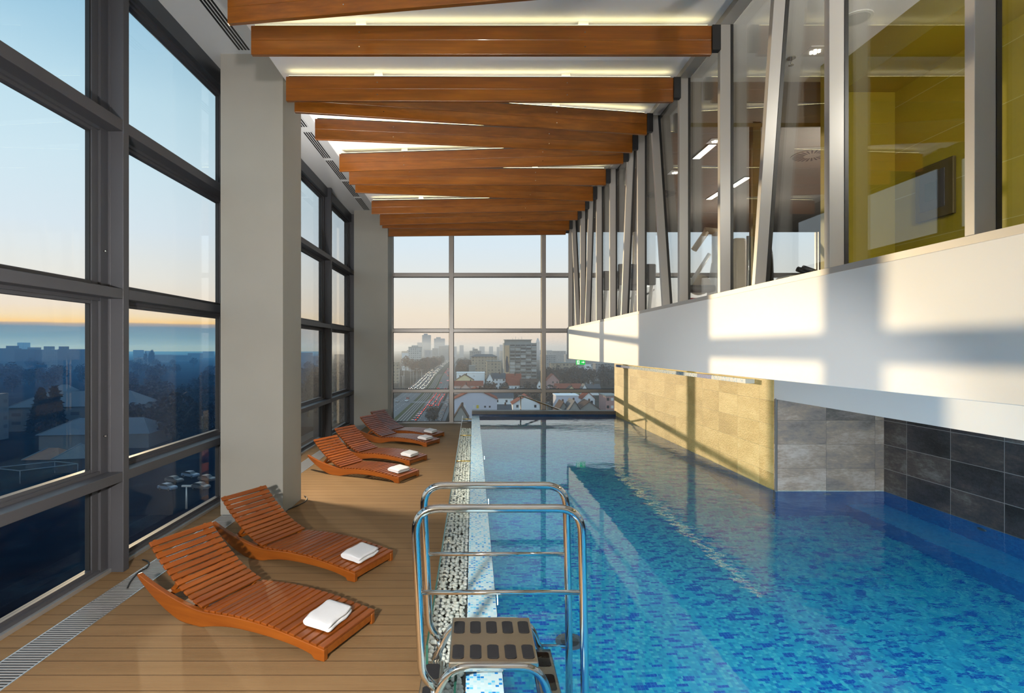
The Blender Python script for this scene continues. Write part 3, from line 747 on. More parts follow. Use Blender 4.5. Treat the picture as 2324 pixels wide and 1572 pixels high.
for i, (x, y) in enumerate(((5.05, 5.55), (4.35, 6.88))):
    tag(MB().tube([(x, y, WATER-.18), (x-.012 if i == 0 else x, y if i == 0 else y-.012, WATER-.18)], .045, 18).build('inlet_nozzle', M['alu_dark']), f'small round water inlet in the pool face under the {["black","grey"][i]} tiles', 'nozzle')

# ------------------------------------------------------------------ the gym behind the gallery glass
GX = XB+.16
struct(box('floor', M['gymfloor'], GX, 12.5, -2.5, YF, 2.3, 2.32), 'dark gym floor behind the gallery glass', 'floor')
struct(box('ceiling', M['ceiling'], GX, 12.5, -2.5, 7.2, 5.56, 5.66), 'light gym ceiling near the olive wall', 'ceiling')
struct(box('ceiling', M['gymceil'], GX, 12.5, 7.2, YF, 5.50, 5.66), 'brown gym ceiling towards the far windows', 'ceiling')
struct(box('trim_61', M['gymceil'], GX, 12.5, 7.2, 7.3, 5.03, 5.5), 'brown header across the gym ceiling', 'header')
struct(box('trim_62', M['bronze'], 3.60, 3.70, 7.2, 7.3, 2.32, 5.05), 'olive bronze door post in the gym', 'post')
struct(box('trim_63', M['bronze'], GX, 12.5, 7.19, 7.21, 4.98, 5.03), 'olive bronze header strip in the gym', 'header')
struct(box('wall_gym_right', M['gymceil'], 12.3, 12.5, -2.5, YF, 1.86, 5.6), 'brown right end wall of the gym', 'wall')
struct(box('wall_gym_olive', M['olive'], 5.05, 5.15, -2.5, 6.7, 2.32, 5.56), 'olive yellow panelled gym wall', 'wall')
struct(box('wall_gym_olive_return', M['olive_plain'], 4.22, 5.15, 6.7, 6.8, 2.32, 5.56), 'olive yellow return wall of the gym', 'wall')
struct(MB().box(4.40, 5.05, -2.5, 6.7, 5.2, 5.56).build('ceiling_bulkhead', M['olive_plain']), 'olive yellow bulkhead along the gym ceiling', 'bulkhead')
cb = empty('wall_cabinet', (5.05, 5.6, 3.3), label='flat grey framed control panel on the olive gym wall', cat='control panel')
MB().box(5.015, 5.05, 5.85, 6.35, 3.55, 4.15).build('frame', M['bronze'], cb, .004)
MB().box(5.008, 5.015, 5.95, 6.28, 3.65, 4.06).build('door', M['alu'], cb, .003)
MB().box(5.003, 5.008, 6.05, 6.2, 3.75, 3.95).build('screen', M['screen'], cb)
for i, (x, y, ln) in enumerate(((3.94, 9.2, .7), (5.38, 10.95, .7), (5.3, 12.0, .6), (7.2, 10.2, .7), (8.4, 12.4, .7))):
    r = empty('linear_ceiling_light', (x, y, 5.5), label=f'slim warm linear light in the gym ceiling, number {i+1} from the left near side', cat='ceiling light', group='linear gym lights')
    MB().box(x-.07, x+.07, y, y+ln, 5.485, 5.5).build('frame', M['alu'], r)
    MB().box(x-.06, x+.06, y+.01, y+ln-.01, 5.482, 5.485).build('diffuser', M['lamp'], r)
for i, (x, y) in enumerate(((3.94, 6.45), (3.93, 9.08), (3.86, 10.7), (5.6, 8.6))):
    z = 5.56 if y < 7.2 else 5.5
    r = empty('downlight', (x, y, z), label=f'square gym downlight with a bright cluster lamp, {["nearest","second","third","fourth"][i]} from the viewer', cat='ceiling light', group='gym downlights')
    MB().box(x-.11, x+.11, y-.11, y+.11, z-.008, z).build('frame', M['ceiling'], r)
    lens = MB()
    for q in range(7):
        a = q*PI/3; d = .045 if q < 6 else 0
        lens.tube([(x+d*math.cos(a), y+d*math.sin(a), z-.014), (x+d*math.cos(a), y+d*math.sin(a), z-.008)], .017, 10)
    lens.build('lamp_cluster', M['lamp'], r)
for i, (x, y) in enumerate(((5.9, 9.75), (4.1, 12.2))):
    r = empty('round_air_vent', (x, y, 5.5), label=f'round slotted air vent in the brown gym ceiling, {["nearer right","farther left"][i]} one', cat='air vent', group='gym air vents')
    MB().tube([(x,y,5.5),(x,y,5.49)], .33, 32).build('disc', M['gymceil'], r)
    s = MB()
    for q in range(24):
        a = q*PI/12; c, n = math.cos(a), math.sin(a)
        s.prism([(x+.13*c-.006*n,y+.13*n+.006*c,5.4895),(x+.30*c-.016*n,y+.30*n+.016*c,5.4895),(x+.30*c+.016*n,y+.30*n-.016*c,5.4895),(x+.13*c+.006*n,y+.13*n-.006*c,5.4895)], (0,0,-.002))
    s.build('slots', M['black'], r)
r = empty('ceiling_speaker', (3.97, 5.8, 5.56), label='round white speaker in the light gym ceiling by the olive wall', cat='speaker')
MB().tube([(3.97,5.8,5.56),(3.97,5.8,5.548)], .15, 28).build('rim', M['white'], r)
MB().tube([(3.97,5.8,5.548),(3.97,5.8,5.545)], .125, 28).build('mesh_cover', M['soffit'], r)
r = empty('sprinkler', (3.75, 6.6, 5.56), label='small sprinkler head in the light gym ceiling', cat='sprinkler')
MB().tube([(3.75,6.6,5.56),(3.75,6.6,5.55)], .05, 16).build('rose', M['steel'], r)
MB().tube([(3.75,6.6,5.55),(3.75,6.6,5.47)], .012, 8).tube([(3.75,6.6,5.475),(3.75,6.6,5.468)], .03, 12).build('head', M['steel'], r)
# machines
GF = 2.32
cm = empty('cable_machine', (3.85, 9.0, GF), label='white cable exercise machine with a bent top arm in the gym', cat='gym machine')
MB().tube([(3.72,9,4.03),(4.02,9,4.0)], .055, 12).build('top_arm', M['beige'], cm)
MB().tube([(3.76,9,4.02),(3.55,9,3.72)], .05, 12).build('side_arm', M['beige'], cm)
MB().tube([(3.90,9,4.0),(3.90,9,GF)], .06, 12).build('column', M['gymwhite'], cm)
MB().tube([(3.88,9,3.5),(3.72,9,GF+.05)], .05, 12).build('brace', M['gymwhite'], cm)
MB().tube([(3.88,9.0,3.66),(4.25,9.0,3.72)], .035, 10).build('handle_arm', M['gymwhite'], cm)
MB().box(3.55,4.3,8.75,9.25,GF,GF+.08).build('base', M['gymwhite'], cm, .02)
for x in (3.62, 4.12):
    MB().tube([(x,8.9,3.15),(x,9.02,3.15)], .16, 20).build('weight_disc', M['beige'], cm)
ts = empty('exercise_tower', (4.03, 8.5, GF), label='tall beige shrouded weight tower in the gym', cat='gym machine')
MB().box(3.92,4.12,8.4,8.75,GF,3.8).build('shroud', M['beige'], ts, .05, 4)
MB().box(3.905,3.92,8.5,8.6,3.2,3.5).build('weight_slot', M['black'], ts)
MB().tube([(4.17,8.5,GF),(4.17,8.5,3.84)], .02, 10).build('guide_rod', M['silver'], ts)
mr = empty('exercise_machine', (4.35, 8.6, GF), label='black high backed padded machine beside the beige tower in the gym', cat='gym machine')
pf = smooth([(4.22,GF),(4.22,3.2),(4.26,3.65),(4.36,3.80),(4.48,3.78),(4.56,3.6),(4.58,3.1),(4.58,GF)], 5)
MB().prism([(x, 8.5, z) for x, z in pf], (0,.4,0), smooth=True).build('back_pad', M['black'], mr, .03)
for i, (x, y) in enumerate(((2.98, 12.0), (3.05, 11.0))):
    tm = empty('treadmill', (x, y, GF), label=f'treadmill with a dark console behind the gallery glass, {["farther","nearer"][i]} one', cat='treadmill', group='treadmills at the gallery glass')
    MB().box(x-.2,x+.55,y,y+.06,3.38,3.80).build('console', M['black'], tm, .03, 3)
    MB().box(x+.05,x+.3,y-.006,y,3.5,3.7).build('screen', M['screen'], tm)
    for dx in (-.12, .48): MB().tube([(x+dx,y+.05,3.45),(x+dx-.04,y+.25,GF+.2)], .035, 10).build('upright', M['gymwhite'], tm)
    MB().box(x-.2,x+.55,y+.1,y+1.6,GF,GF+.2).build('running_deck', M['black'], tm, .03)
    for dx in (-.18,.53): MB().tube([(x+dx,y+.1,3.3),(x+dx,y+.6,3.25)], .02, 8).build('hand_bar', M['gymwhite'], tm)
ex = empty('weight_bench', (3.35, 8.1, GF), label='small weight bench with a red pad behind the gallery glass', cat='gym bench')
MB().tube([(3.1,8.1,3.0),(3.42,8.1,3.5)], .03, 10).build('frame', M['gymwhite'], ex)
MB().box(3.05,3.35,8.0,8.3,2.72,2.86).build('pad', M['red'], ex, .04, 3)
MB().tube([(3.2,8.15,GF),(3.2,8.15,2.75)], .04, 10).build('stand', M['gymwhite'], ex)
MB().box(3.1,3.5,8.05,8.25,2.95,3.05).build('roller', M['black'], ex, .03)
db = empty('dumbbell_rack', (4.0, 6.4, GF), label='grey rack with black dumbbells behind the slanted glazing post', cat='dumbbell rack')
MB().box(3.5,3.8,6.2,6.5,GF,2.95).build('rack', M['gymwhite'], db, .03)
for q in range(2): MB().tube([(3.62,6.15+q*.1,3.02),(3.9,6.15+q*.1,2.92)], .03, 12).build('dumbbell', M['black'], db)
# ------------------------------------------------------------------ the city outside
def facade(name, wall, win, pw, ph, fw=.55, fh=.5, var=.35, rough=.7, axis=None):
    """wall with a regular grid of windows in its material; u runs along x+y so both sides get windows"""
    t = NT(name); v = t.coord(); x = t.sep(v)
    u = t.math('DIVIDE', t.math('ADD', x[0], x[1]), pw); w = t.math('DIVIDE', x[2], ph)
    r = t.white(t.comb(t.math('FLOOR', u), t.math('FLOOR', w), 1.0)).outputs[0]
    iu = t.math('LESS_THAN', t.math('ABSOLUTE', t.math('SUBTRACT', t.math('FRACT', u), .5)), fw/2)
    iw = t.math('LESS_THAN', t.math('ABSOLUTE', t.math('SUBTRACT', t.math('FRACT', w), .5)), fh/2)
    n = t.noise(v, .08, 3)
    wc = t.mix(n, tuple(c*.85 for c in wall), tuple(min(1, c*1.12) for c in wall))
    gc = t.mix(t.math('MULTIPLY', r, var*2, clamp=True), win, tuple(min(1, c*1.0+.02) for c in wall))
    nz = t.sep(t.node('ShaderNodeNewGeometry').outputs['Normal'])[2]
    side = t.math('LESS_THAN', t.math('ABSOLUTE', nz), .5)
    col = t.mix(t.math('MULTIPLY', t.math('MULTIPLY', iu, iw), side), wc, gc)
    return t.bsdf(col, rough, 0, .08)
C = {}
C['grey'] = facade('grey_flats', (.30,.29,.29), (.07,.075,.085), 3.2, 3.0, .6, .5)
C['beige'] = facade('beige_flats', (.42,.34,.25), (.09,.08,.08), 3.4, 3.0, .45, .5)
C['pale'] = facade('pale_flats', (.55,.54,.53), (.12,.12,.13), 3.0, 3.0, .5, .5)
C['far'] = facade('hazy_tower', (.30,.33,.38), (.18,.21,.26), 4, 3.5, .6, .6)
C['blue'] = facade('dusk_flats', (.035,.055,.085), (.015,.04,.065), 3.2, 3.0, .5, .45)  # left city: backlit dusk shade put into the wall colours
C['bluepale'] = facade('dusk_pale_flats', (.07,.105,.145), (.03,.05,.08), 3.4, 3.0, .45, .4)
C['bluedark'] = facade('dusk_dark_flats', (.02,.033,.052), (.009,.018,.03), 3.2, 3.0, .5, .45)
C['white'] = plain('white_render', (.86,.86,.87), .7, var=.06, scale=.3)
C['lilac'] = plain('lilac_render', (.54,.54,.62), .7, var=.05, scale=.3)
C['yellow'] = plain('yellow_render', (.78,.70,.42), .7, var=.06, scale=.3)
C['pink'] = plain('pink_render', (.68,.47,.40), .7, var=.06, scale=.3)
C['rose'] = plain('rose_render', (.42,.24,.22), .7, var=.08, scale=.3)
C['concrete'] = plain('worn_concrete', (.27,.265,.25), .8, var=.16, scale=.4)
C['redroof'] = plain('red_roof_tiles', (.27,.075,.045), .9, spec=.1, var=.3, scale=.7)
C['brownroof'] = plain('brown_roof_tiles', (.12,.075,.058), .9, spec=.1, var=.3, scale=.7)
C['darkroof'] = plain('slate_roof', (.055,.06,.07), .6, var=.25, scale=.7)
C['bluehall'] = plain('dusk_wall', (.04,.06,.078), .8, var=.1, scale=.3)  # hall walls and roofs carry the same backlit shade in their colour
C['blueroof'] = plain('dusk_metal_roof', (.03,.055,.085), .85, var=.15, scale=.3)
C['winglass'] = plain('window_dark', (.03,.035,.045), .2)
C['winwhite'] = plain('window_white', (.62,.62,.62), .4)
C['winyellow'] = plain('window_yellow_blind', (.65,.48,.05), .5)
C['balcony_pale'] = plain('pale_balcony', (.42,.42,.41), .7); C['balcony_dark'] = plain('dark_balcony', (.19,.185,.18), .7); C['loggia_dark'] = plain('loggia_shade', (.06,.06,.065), .4)
C['poster'] = plain('poster_sand', (.55,.38,.22), .7, var=.1)
C['posterred'] = plain('poster_red', (.45,.05,.05), .7, var=.2)
C['posterdark'] = plain('poster_dark', (.05,.05,.07), .7, var=.2)
C['road'] = plain('asphalt', (.17,.165,.165), .9, spec=.02, var=.12, scale=.05)
C['paint'] = plain('road_paint', (.62,.62,.60), .7)
C['grass'] = plain('winter_grass', (.085,.09,.045), .95, spec=0, var=.35, scale=.08)
C['ballast'] = plain('tram_ballast', (.11,.10,.088), .95, spec=0, var=.2, scale=.3)
C['railsteel'] = plain('tram_rail', (.42,.40,.36), .4, .4)
C['mast'] = plain('lamp_mast', (.42,.42,.42), .5, .3)
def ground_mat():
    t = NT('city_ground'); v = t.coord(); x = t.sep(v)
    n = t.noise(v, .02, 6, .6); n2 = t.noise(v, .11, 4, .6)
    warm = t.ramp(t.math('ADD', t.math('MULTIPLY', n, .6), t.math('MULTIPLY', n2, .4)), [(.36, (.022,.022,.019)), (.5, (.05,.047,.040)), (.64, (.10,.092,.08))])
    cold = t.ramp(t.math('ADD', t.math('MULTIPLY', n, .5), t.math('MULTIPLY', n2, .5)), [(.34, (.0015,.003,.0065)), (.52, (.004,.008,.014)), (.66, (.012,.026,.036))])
    # parkland side carries backlit dusk shade in its colour, built-up side does not
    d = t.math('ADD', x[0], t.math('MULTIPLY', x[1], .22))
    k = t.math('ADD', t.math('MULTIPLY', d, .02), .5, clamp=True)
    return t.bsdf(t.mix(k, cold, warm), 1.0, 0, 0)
C['ground'] = ground_mat()
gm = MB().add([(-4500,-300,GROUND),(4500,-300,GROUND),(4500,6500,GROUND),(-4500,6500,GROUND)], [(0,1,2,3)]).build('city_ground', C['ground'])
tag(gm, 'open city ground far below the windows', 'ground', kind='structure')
RC = [(60,-31.5),(250,-31.8),(380,-32.2),(500,-35),(635,-40),(1200,-53),(2900,-80)]
def road_x(y): return interp(RC, y)
def strip(name, off0, off1, mat, z, label, cat, y0=70, y1=2600):
    mb = MB(); ys = [y0 + (y1-y0)*(i/60)**1.7 for i in range(61)]
    vs = []; 
    for y in ys: vs += [(road_x(y)+off0, y, GROUND+z), (road_x(y)+off1, y, GROUND+z)]
    mb.add(vs, [(2*i, 2*i+1, 2*i+3, 2*i+2) for i in range(60)])
    return tag(mb.build(name, mat), label, cat, kind='structure')
strip('road', -18.5, -4.6, C['road'], .03, 'left carriageway of the avenue', 'road')
strip('grass_verge', -4.6, 4.6, C['grass'], .02, 'grassy strip in the middle of the avenue', 'verge')
strip('tram_bed', -2.6, 2.8, C['ballast'], .05, 'tram track bed along the avenue', 'track bed')
strip('road', 4.4, 13.2, C['road'], .06, 'right carriageway of the avenue with queuing cars', 'road')
strip('road', 14.6, 19.5, C['road'], .03, 'parking lane beside the avenue', 'road')
for j, o_ in enumerate((-2.0, -.5, .8, 2.3)):
    strip('tram_rail', o_-.11, o_+.11, C['railsteel'], .12, f'steel tram rail, number {j+1} from the left', 'rail', 70, 700)
mb = MB()
for lane in (-15.0, -11.6, -8.1, 7.4, 10.3):
    y = 80
    while y < 520:
        x = road_x(y)+lane; mb.add([(x-.09,y,GROUND+.1),(x+.09,y,GROUND+.1),(x+.09+(road_x(y+3)-road_x(y)),y+3,GROUND+.1),(x-.09+(road_x(y+3)-road_x(y)),y+3,GROUND+.1)], [(0,1,2,3)]); y += 8
tag(mb.build('lane_markings', C['paint']), 'dashed white lane markings on the avenue', 'road marking', kind='structure')
# cross street
tag(MB().box(-90, 60, 330, 341, GROUND, GROUND+.09).build('road', C['road']), 'street crossing the avenue', 'road', kind='structure')
# ---- cars
carcols = [('white', (.62,.62,.62)), ('silver', (.36,.37,.38)), ('black', (.015,.015,.018)), ('dark red', (.25,.02,.02)), ('grey blue', (.10,.14,.2)), ('dark grey', (.07,.07,.075))]
head = glow('headlamp', (1,.93,.72), 9); tail = glow('tail_lamp', (1,.05,.03), 3.2)
cglass = plain('car_glass', (.02,.025,.03), .1); tyre = plain('tyre', (.01,.01,.01), .8)
def car_mesh(col, lit):
    mb = MB()
    body = plain('car_paint_'+col[0].replace(' ', '_'), col[1], .25) if ('car_paint_'+col[0].replace(' ', '_')) not in bpy.data.materials else bpy.data.materials['car_paint_'+col[0].replace(' ', '_')]
    side = [(-2.15,.35),(-2.2,.75),(-1.9,.92),(-1.0,.98),(2.0,1.0),(2.15,.8),(2.15,.38)]
    mb.prism([(-.88, y, z) for y, z in side], (1.76,0,0), 0)
    top = [(-1.05,.98),(-.4,1.42),(1.0,1.45),(1.75,1.0)]
    mb.prism([(-.76, y, z) for y, z in top], (1.52,0,0), 1)
    mb.box(-.70,.70,-.4,1.0,1.40,1.47,0)
    for x in (-.8,.8):
        for y in (-1.35,1.35): mb.tube([(x-.1,y,.32),(x+.1,y,.32)], .32, 10, 2)
    if lit:
        for x in (-.66,.66): mb.box(x-.17,x+.17,-2.24,-2.12,.55,.74,3); mb.box(x-.18,x+.18,2.1,2.2,.6,.88,4)
    o = mb.build('car', [body, cglass, tyre, head, tail]); me = o.data; bpy.data.objects.remove(o); return me
lit = [(c[0], car_mesh(c, True)) for c in carcols]; dark = [(c[0], car_mesh(c, False)) for c in carcols]
rc = random.Random(11)
def put_car(x, y, rz, pool, label, group):
    c, me = rc.choice(pool); o = bpy.data.objects.new('car', me); COL.objects.link(o)
    o.location = (x, y, GROUND+.12); o.rotation_euler = (0,0,rz); tag(o, f'{c} car ' + label, 'car', f'{c} cars ' + group, 'thing')
def heading(y): return math.atan2(-(road_x(y+10)-road_x(y)), 10)
for lane in (-16.6, -13.2, -9.8, -6.4):        # towards the viewer, headlamps on
    y = 442 + rc.uniform(0,4)
    while y < 1500:
        if y < 640 or rc.random() < .5: put_car(road_x(y)+lane+rc.uniform(-.3,.3), y, heading(y), lit, 'with headlamps on in the left carriageway', 'coming up the avenue')
        y += rc.uniform(6.5, 11) if y < 640 else rc.uniform(18, 45)
for lane in (5.9, 8.8, 11.7):          # away, tail lamps on
    y = (240 if lane < 7 else 308) + rc.uniform(0,4)
    while y < 900:
        if y < 400 or rc.random() < .4: put_car(road_x(y)+lane+rc.uniform(-.3,.3), y, heading(y)+PI, [(c, m) for c, m in lit], 'showing red tail lamps in the right carriageway', 'leaving on the avenue')
        y += rc.uniform(6.2, 8.2) if y < 400 else rc.uniform(16, 40)
y = 240
while y < 345:
    put_car(road_x(y)+16.8, y, heading(y)+PI/2*0, dark, 'parked in the lane right of the avenue', 'parked beside the avenue'); y += rc.uniform(5.2, 6.4)
for x, y in ((-47.5, 312), (-45.5, 336), (-40.2, 338), (-41.5, 355)): put_car(x, y, 0, dark, 'on the empty part of the left carriageway', 'on the empty left lanes')
for i, (px, py) in enumerate(((395,1095),(432,1083),(470,1092),(455,1110),(380,1112))):
    Y = 32*F/(py-791); put_car((px-1074)/F*Y, Y, 1.2, dark[4:6], 'on the dark parking place below the left windows', 'on the dark parking place')
# ---- houses
def win(parent, x, z, w, h, y, m='winglass', dep=.12):
    MB().box(x-w/2, x+w/2, y-dep*.4, y+dep, z-h/2, z+h/2).build('window', C[m], parent)
def house(x0, x1, ytop, ybase, wall, roof, label, kind='gable_x', ridge=None, depth=12, wins=(0,0), rot=0, Y=None, chim=1, group=None, cat='house'):
    """x0,x1,ytop (eaves),ybase are pixel readings used to find the real size and distance"""
    Y = Y or 32*F/(ybase-791)
    a = (x0-1074)/F*Y; b = (x1-1074)/F*Y; h = (ybase-ytop)/F*Y; w = b-a
    zb = GROUND
    r = empty('house' if cat == 'house' else 'apartment_building', ((a+b)/2, Y, zb), rot, label, cat, group, 'thing')
    r['_w'] = (0, 0, 0)
    MB().box(-w/2, w/2, 0, depth, 0, h).build('walls', C[wall], r)
    rh = (ridge or .35*w if kind == 'gable_x' else ridge or .45*depth)
    ov = .45
    if kind == 'gable_x':      # gable end towards the viewer
        pts = [(-w/2-ov,-ov,h-.25),(0,-ov,h+rh),(w/2+ov,-ov,h-.25),(w/2+ov,-ov,h-.05),(0,-ov,h+rh+.3),(-w/2-ov,-ov,h-.05)]
        MB().prism([(-w/2,.001,h),(0,.001,h+rh),(w/2,.001,h)], (0,depth-.002,0)).build('gable', C[wall], r)
        MB().prism(pts, (0,depth+2*ov,0)).build('roof', C[roof], r)
    elif kind == 'gable_y':    # ridge across the view
        pts = [(-w/2-ov,-ov,h-.2),(-w/2-ov,depth/2,h+rh),(-w/2-ov,depth+ov,h-.2)]
        MB().prism(pts, (w+2*ov,0,0)).build('roof', C[roof], r)
    elif kind == 'flat':
        MB().box(-w/2-.2, w/2+.2, -.2, depth+.2, h, h+.5).build('roof', C[roof], r)
        for q in range(chim):
            MB().box(-w/2+w*(.2+.3*q), -w/2+w*(.28+.3*q), depth*.3, depth*.5, h+.5, h+3).build('roof_hut', C[wall], r)
    if kind != 'flat':
        for q in range(chim): MB().box(w*(.1+.2*q)-.35, w*(.1+.2*q)+.35, depth*.4, depth*.4+.7, h+rh*.3, h+rh+.9).build('chimney', C['white' if q else 'brownroof'], r)
    nx, nz = wins
    for i in range(nx):
        for j in range(nz):
            if rc.random() < .12: continue
            win(r, -w/2+w*(i+.5)/nx, h*(j+.62)/nz if nz else h/2, 1.1, 1.3, 0, 'winglass' if rc.random() < .7 else 'winwhite')
    return r
# big grey lilac house with red roof, middle bottom
R1 = house(1031, 1128, 905, 962, 'lilac', 'redroof', 'large lilac grey house with wide red gable roof below the far window', 'gable_x', ridge=4.2, depth=14, chim=1)
w1 = (1128-1031)/F*(32*F/(962-791))
for j, z in enumerate((2.2, 4.8, 7.4)):
    for x, m in ((-.36*w1,'winglass'),(-.25*w1,'winwhite'),(-.04*w1,'winwhite'),(.045*w1,'winyellow'),(.22*w1,'winglass'),(.33*w1,'winglass')): win(R1, x, z, .75 if m != 'winyellow' else 1.0, .75 if m=='winglass' else 1.4, 0, m)
house(1036, 1100, 846, 884, 'white', 'white', 'white flat roofed house behind the yellow gable', 'flat', depth=12, wins=(4,2), chim=0)
house(1034, 1075, 861, 890, 'yellow', 'brownroof', 'yellow house with brown gable roof in front of the white flat roofed house', 'gable_x', ridge=4, depth=10, wins=(3,1), Y=405)
house(1046, 1066, 879, 897, 'pink', 'redroof', 'pink house with small gable and red roof', 'gable_x', ridge=2.5, depth=10, wins=(2,1), Y=382)
house(1026, 1096, 880, 900, 'pink', 'redroof', 'long pink house with red roof behind the pink gable', 'gable_y', ridge=3, depth=10, wins=(5,1), Y=394)
house(1105, 1118, 858, 884, 'white', 'darkroof', 'narrow white gable end of the house with slate roof', 'gable_x', ridge=4.5, depth=9, wins=(1,2), Y=425, chim=0)
house(1116, 1147, 857, 884, 'white', 'darkroof', 'white house with slate roof beside the tower foot', 'gable_y', ridge=4.0, depth=10, wins=(4,3), Y=430)
house(1150, 1183, 872, 886, 'white', 'redroof', 'house with tall red brown roof and dormers below the tower', 'gable_y', ridge=8.5, depth=11, wins=(4,1), Y=420)
house(1183, 1219, 874, 886, 'white', 'brownroof', 'white house with brown roof right below the tower', 'gable_y', ridge=5.5, depth=11, wins=(3,1), Y=415)
house(1219, 1229, 869, 886, 'white', 'brownroof', 'white gable end next to the brown roofed house', 'gable_x', ridge=3.5, depth=11, wins=(1,2), Y=408, chim=0)
house(1241, 1269, 862, 882, 'rose', 'redroof', 'rose house with steep gable right of the mullion', 'gable_x', ridge=5.0, depth=12, wins=(3,2), Y=440)
house(1262, 1320, 878, 890, 'yellow', 'redroof', 'low houses with red roof right of the rose house', 'gable_y', ridge=3.5, depth=11, wins=(4,1), Y=395)
house(1286, 1308, 878, 892, 'yellow', 'brownroof', 'small yellow gable in front of the red roof', 'gable_x', ridge=2.8, depth=8, wins=(1,1), Y=372)
house(1322, 1332, 876, 892, 'white', 'darkroof', 'white narrow gable of the slate roofed house', 'gable_x', ridge=3, depth=8, wins=(1,1), Y=380, chim=0)
house(1330, 1363, 880, 893, 'white', 'darkroof', 'long low house with slate roof under the white gable', 'gable_y', ridge=3.6, depth=10, wins=(4,1), Y=385)
house(1262, 1313, 900, 948, 'lilac', 'white', 'plain lilac white fire wall of a house at lower right', 'flat', depth=10, Y=262, chim=0)
house(1322, 1350, 908, 946, 'white', 'redroof', 'white house with red gable roof right of the lilac fire wall', 'gable_x', ridge=3, depth=10, wins=(2,2), Y=268)
house(1291, 1318, 931, 968, 'concrete', 'darkroof', 'house with dark slate gable roof in front of the lilac fire wall', 'gable_x', ridge=4, depth=13, wins=(2,1), Y=228)
house(1266, 1292, 938, 966, 'concrete', 'brownroof', 'house with mossy brown roof left of the slate gable', 'gable_x', ridge=4.2, depth=12, wins=(2,1), Y=236)
house(1314, 1362, 930, 962, 'concrete', 'brownroof', 'low brown roofed house at lower right', 'gable_x', ridge=3.4, depth=12, wins=(3,1), Y=238)
house(1375, 1404, 898, 950, 'rose', 'concrete', 'rose apartment block with balconies at the right edge', 'flat', depth=14, wins=(3,3), Y=254, chim=0)
house(1164, 1225, 915, 940, 'white', 'redroof', 'white house with red roof behind the far handrail', 'gable_x', ridge=4, depth=12, wins=(3,2), Y=270)
house(1103, 1165, 905, 925, 'white', 'darkroof', 'white low houses with dark roofs beyond the lilac grey house', 'gable_y', ridge=3, depth=12, wins=(6,1), Y=310)
house(1030, 1062, 945, 975, 'concrete', 'brownroof', 'small house with brown gable roof before the lilac grey house', 'gable_x', ridge=5, depth=10, wins=(2,1), Y=215)
house(1130, 1160, 928, 950, 'concrete', 'darkroof', 'grey shed with dark roof right of the lilac grey house', 'gable_y', ridge=2.2, depth=9, wins=(3,1), Y=252)
# tower with balconies and banner
Yt = 480; xa, xb_, xs = (1157-1074)/F*Yt, (1218-1074)/F*Yt, (1143.5-1074)/F*Yt
T_ = empty('apartment_tower', (xs, Yt, GROUND), 0, 'tall grey apartment tower with loggias and a large banner on its side', 'apartment tower', None, 'thing'); T_['_w'] = (0,0,0)
hT = EYE - (778-791)/F*Yt - GROUND
MB().box(0, xb_-xs, .6, 16, 0, hT).build('walls', C['concrete'], T_)
MB().box(.8, xb_-xs-4.5, 2, 12, hT, hT+2.4).build('penthouse', C['concrete'], T_)
MB().box(.2, xb_-xs-3.8, 1, 13, hT+2.4, hT+3.0).build('roof_slab', C['concrete'], T_)
for q in range(4): MB().tube([(8+q*2.6, 6, hT+3), (8+q*2.6, 6, hT+4.5+q%2)], .12, 6).build('antenna', C['mast'], T_)
x0 = xa-xs; cw = (xb_-xa)/5; fh = 2.95
for i in range(5):
    for j in range(13):
        z = hT - 1.0 - (j+1)*fh
        m = rc.choice(['concrete','concrete','balcony_pale','grey','concrete','balcony_dark'])
        lo = MB().box(x0+i*cw+.25, x0+(i+1)*cw-.25, -.5, .6, z, z+1.15).build('balcony', C['concrete'] if m == 'grey' else C[m], T_)
        MB().box(x0+i*cw+.3, x0+(i+1)*cw-.3, .45, .62, z+1.15, z+fh-.35).build('loggia_window', C['loggia_dark' if rc.random() < .7 else 'balcony_pale'], T_)
bn = MB().box(.6, x0-.3, .45, .6, hT-31, hT-2).build('banner', C['poster'], T_)
MB().box(.6, x0-.3, .40, .46, hT-31, hT-27).build('banner_foot', C['posterred'], bn)
MB().prism([(1.6,.40,hT-25),(4.2,.40,hT-25),(4.6,.40,hT-20),(3.4,.40,hT-15),(3.6,.40,hT-12),(2.2,.40,hT-11),(1.4,.40,hT-17)], (0,.06,0)).build('banner_figure', C['posterdark'], bn)
def block(x0, x1, ytop, Y, mat, label, depth=14, roof=None, rot=0, cat='building', base=None, group=None, hut=None):
    a = (x0-1074)/F*Y; b = (x1-1074)/F*Y; h = EYE-(ytop-791)/F*Y - GROUND; w = b-a
    r = empty('apartment_building' if cat == 'building' else 'skyscraper', ((a+b)/2, Y, GROUND), rot, label, cat, group, 'thing'); r['_w'] = (0,0,0)
    MB().box(-w/2, w/2, 0, depth, 0, h).build('walls', C[mat], r)
    if roof == 'hip':
        MB().add([(-w/2-1,-1,h),(w/2+1,-1,h),(w/2+1,depth+1,h),(-w/2-1,depth+1,h),(-w/2+5,depth/2,h+2.6),(w/2-5,depth/2,h+2.6)], [(0,1,5,4),(1,2,5),(2,3,4,5),(3,0,4),(3,2,1,0)]).build('roof', C['darkroof'], r)
    elif roof: MB().box(-w/2-.3, w/2+.3, -.3, depth+.3, h, h+.8).build('roof', C[roof], r)
    if hut: MB().box(-w/2+w*hut[0], -w/2+w*hut[1], 2, depth-2, h, h+hut[2]).build('roof_hut', C[mat], r)
    return r
block(1070, 1128, 809, 600, 'beige', 'long beige apartment block with hipped dark roof', 16, 'hip')
block(1104, 1138, 820, 560, 'beige', 'lower beige block in front of the hipped roof block', 14, 'concrete')
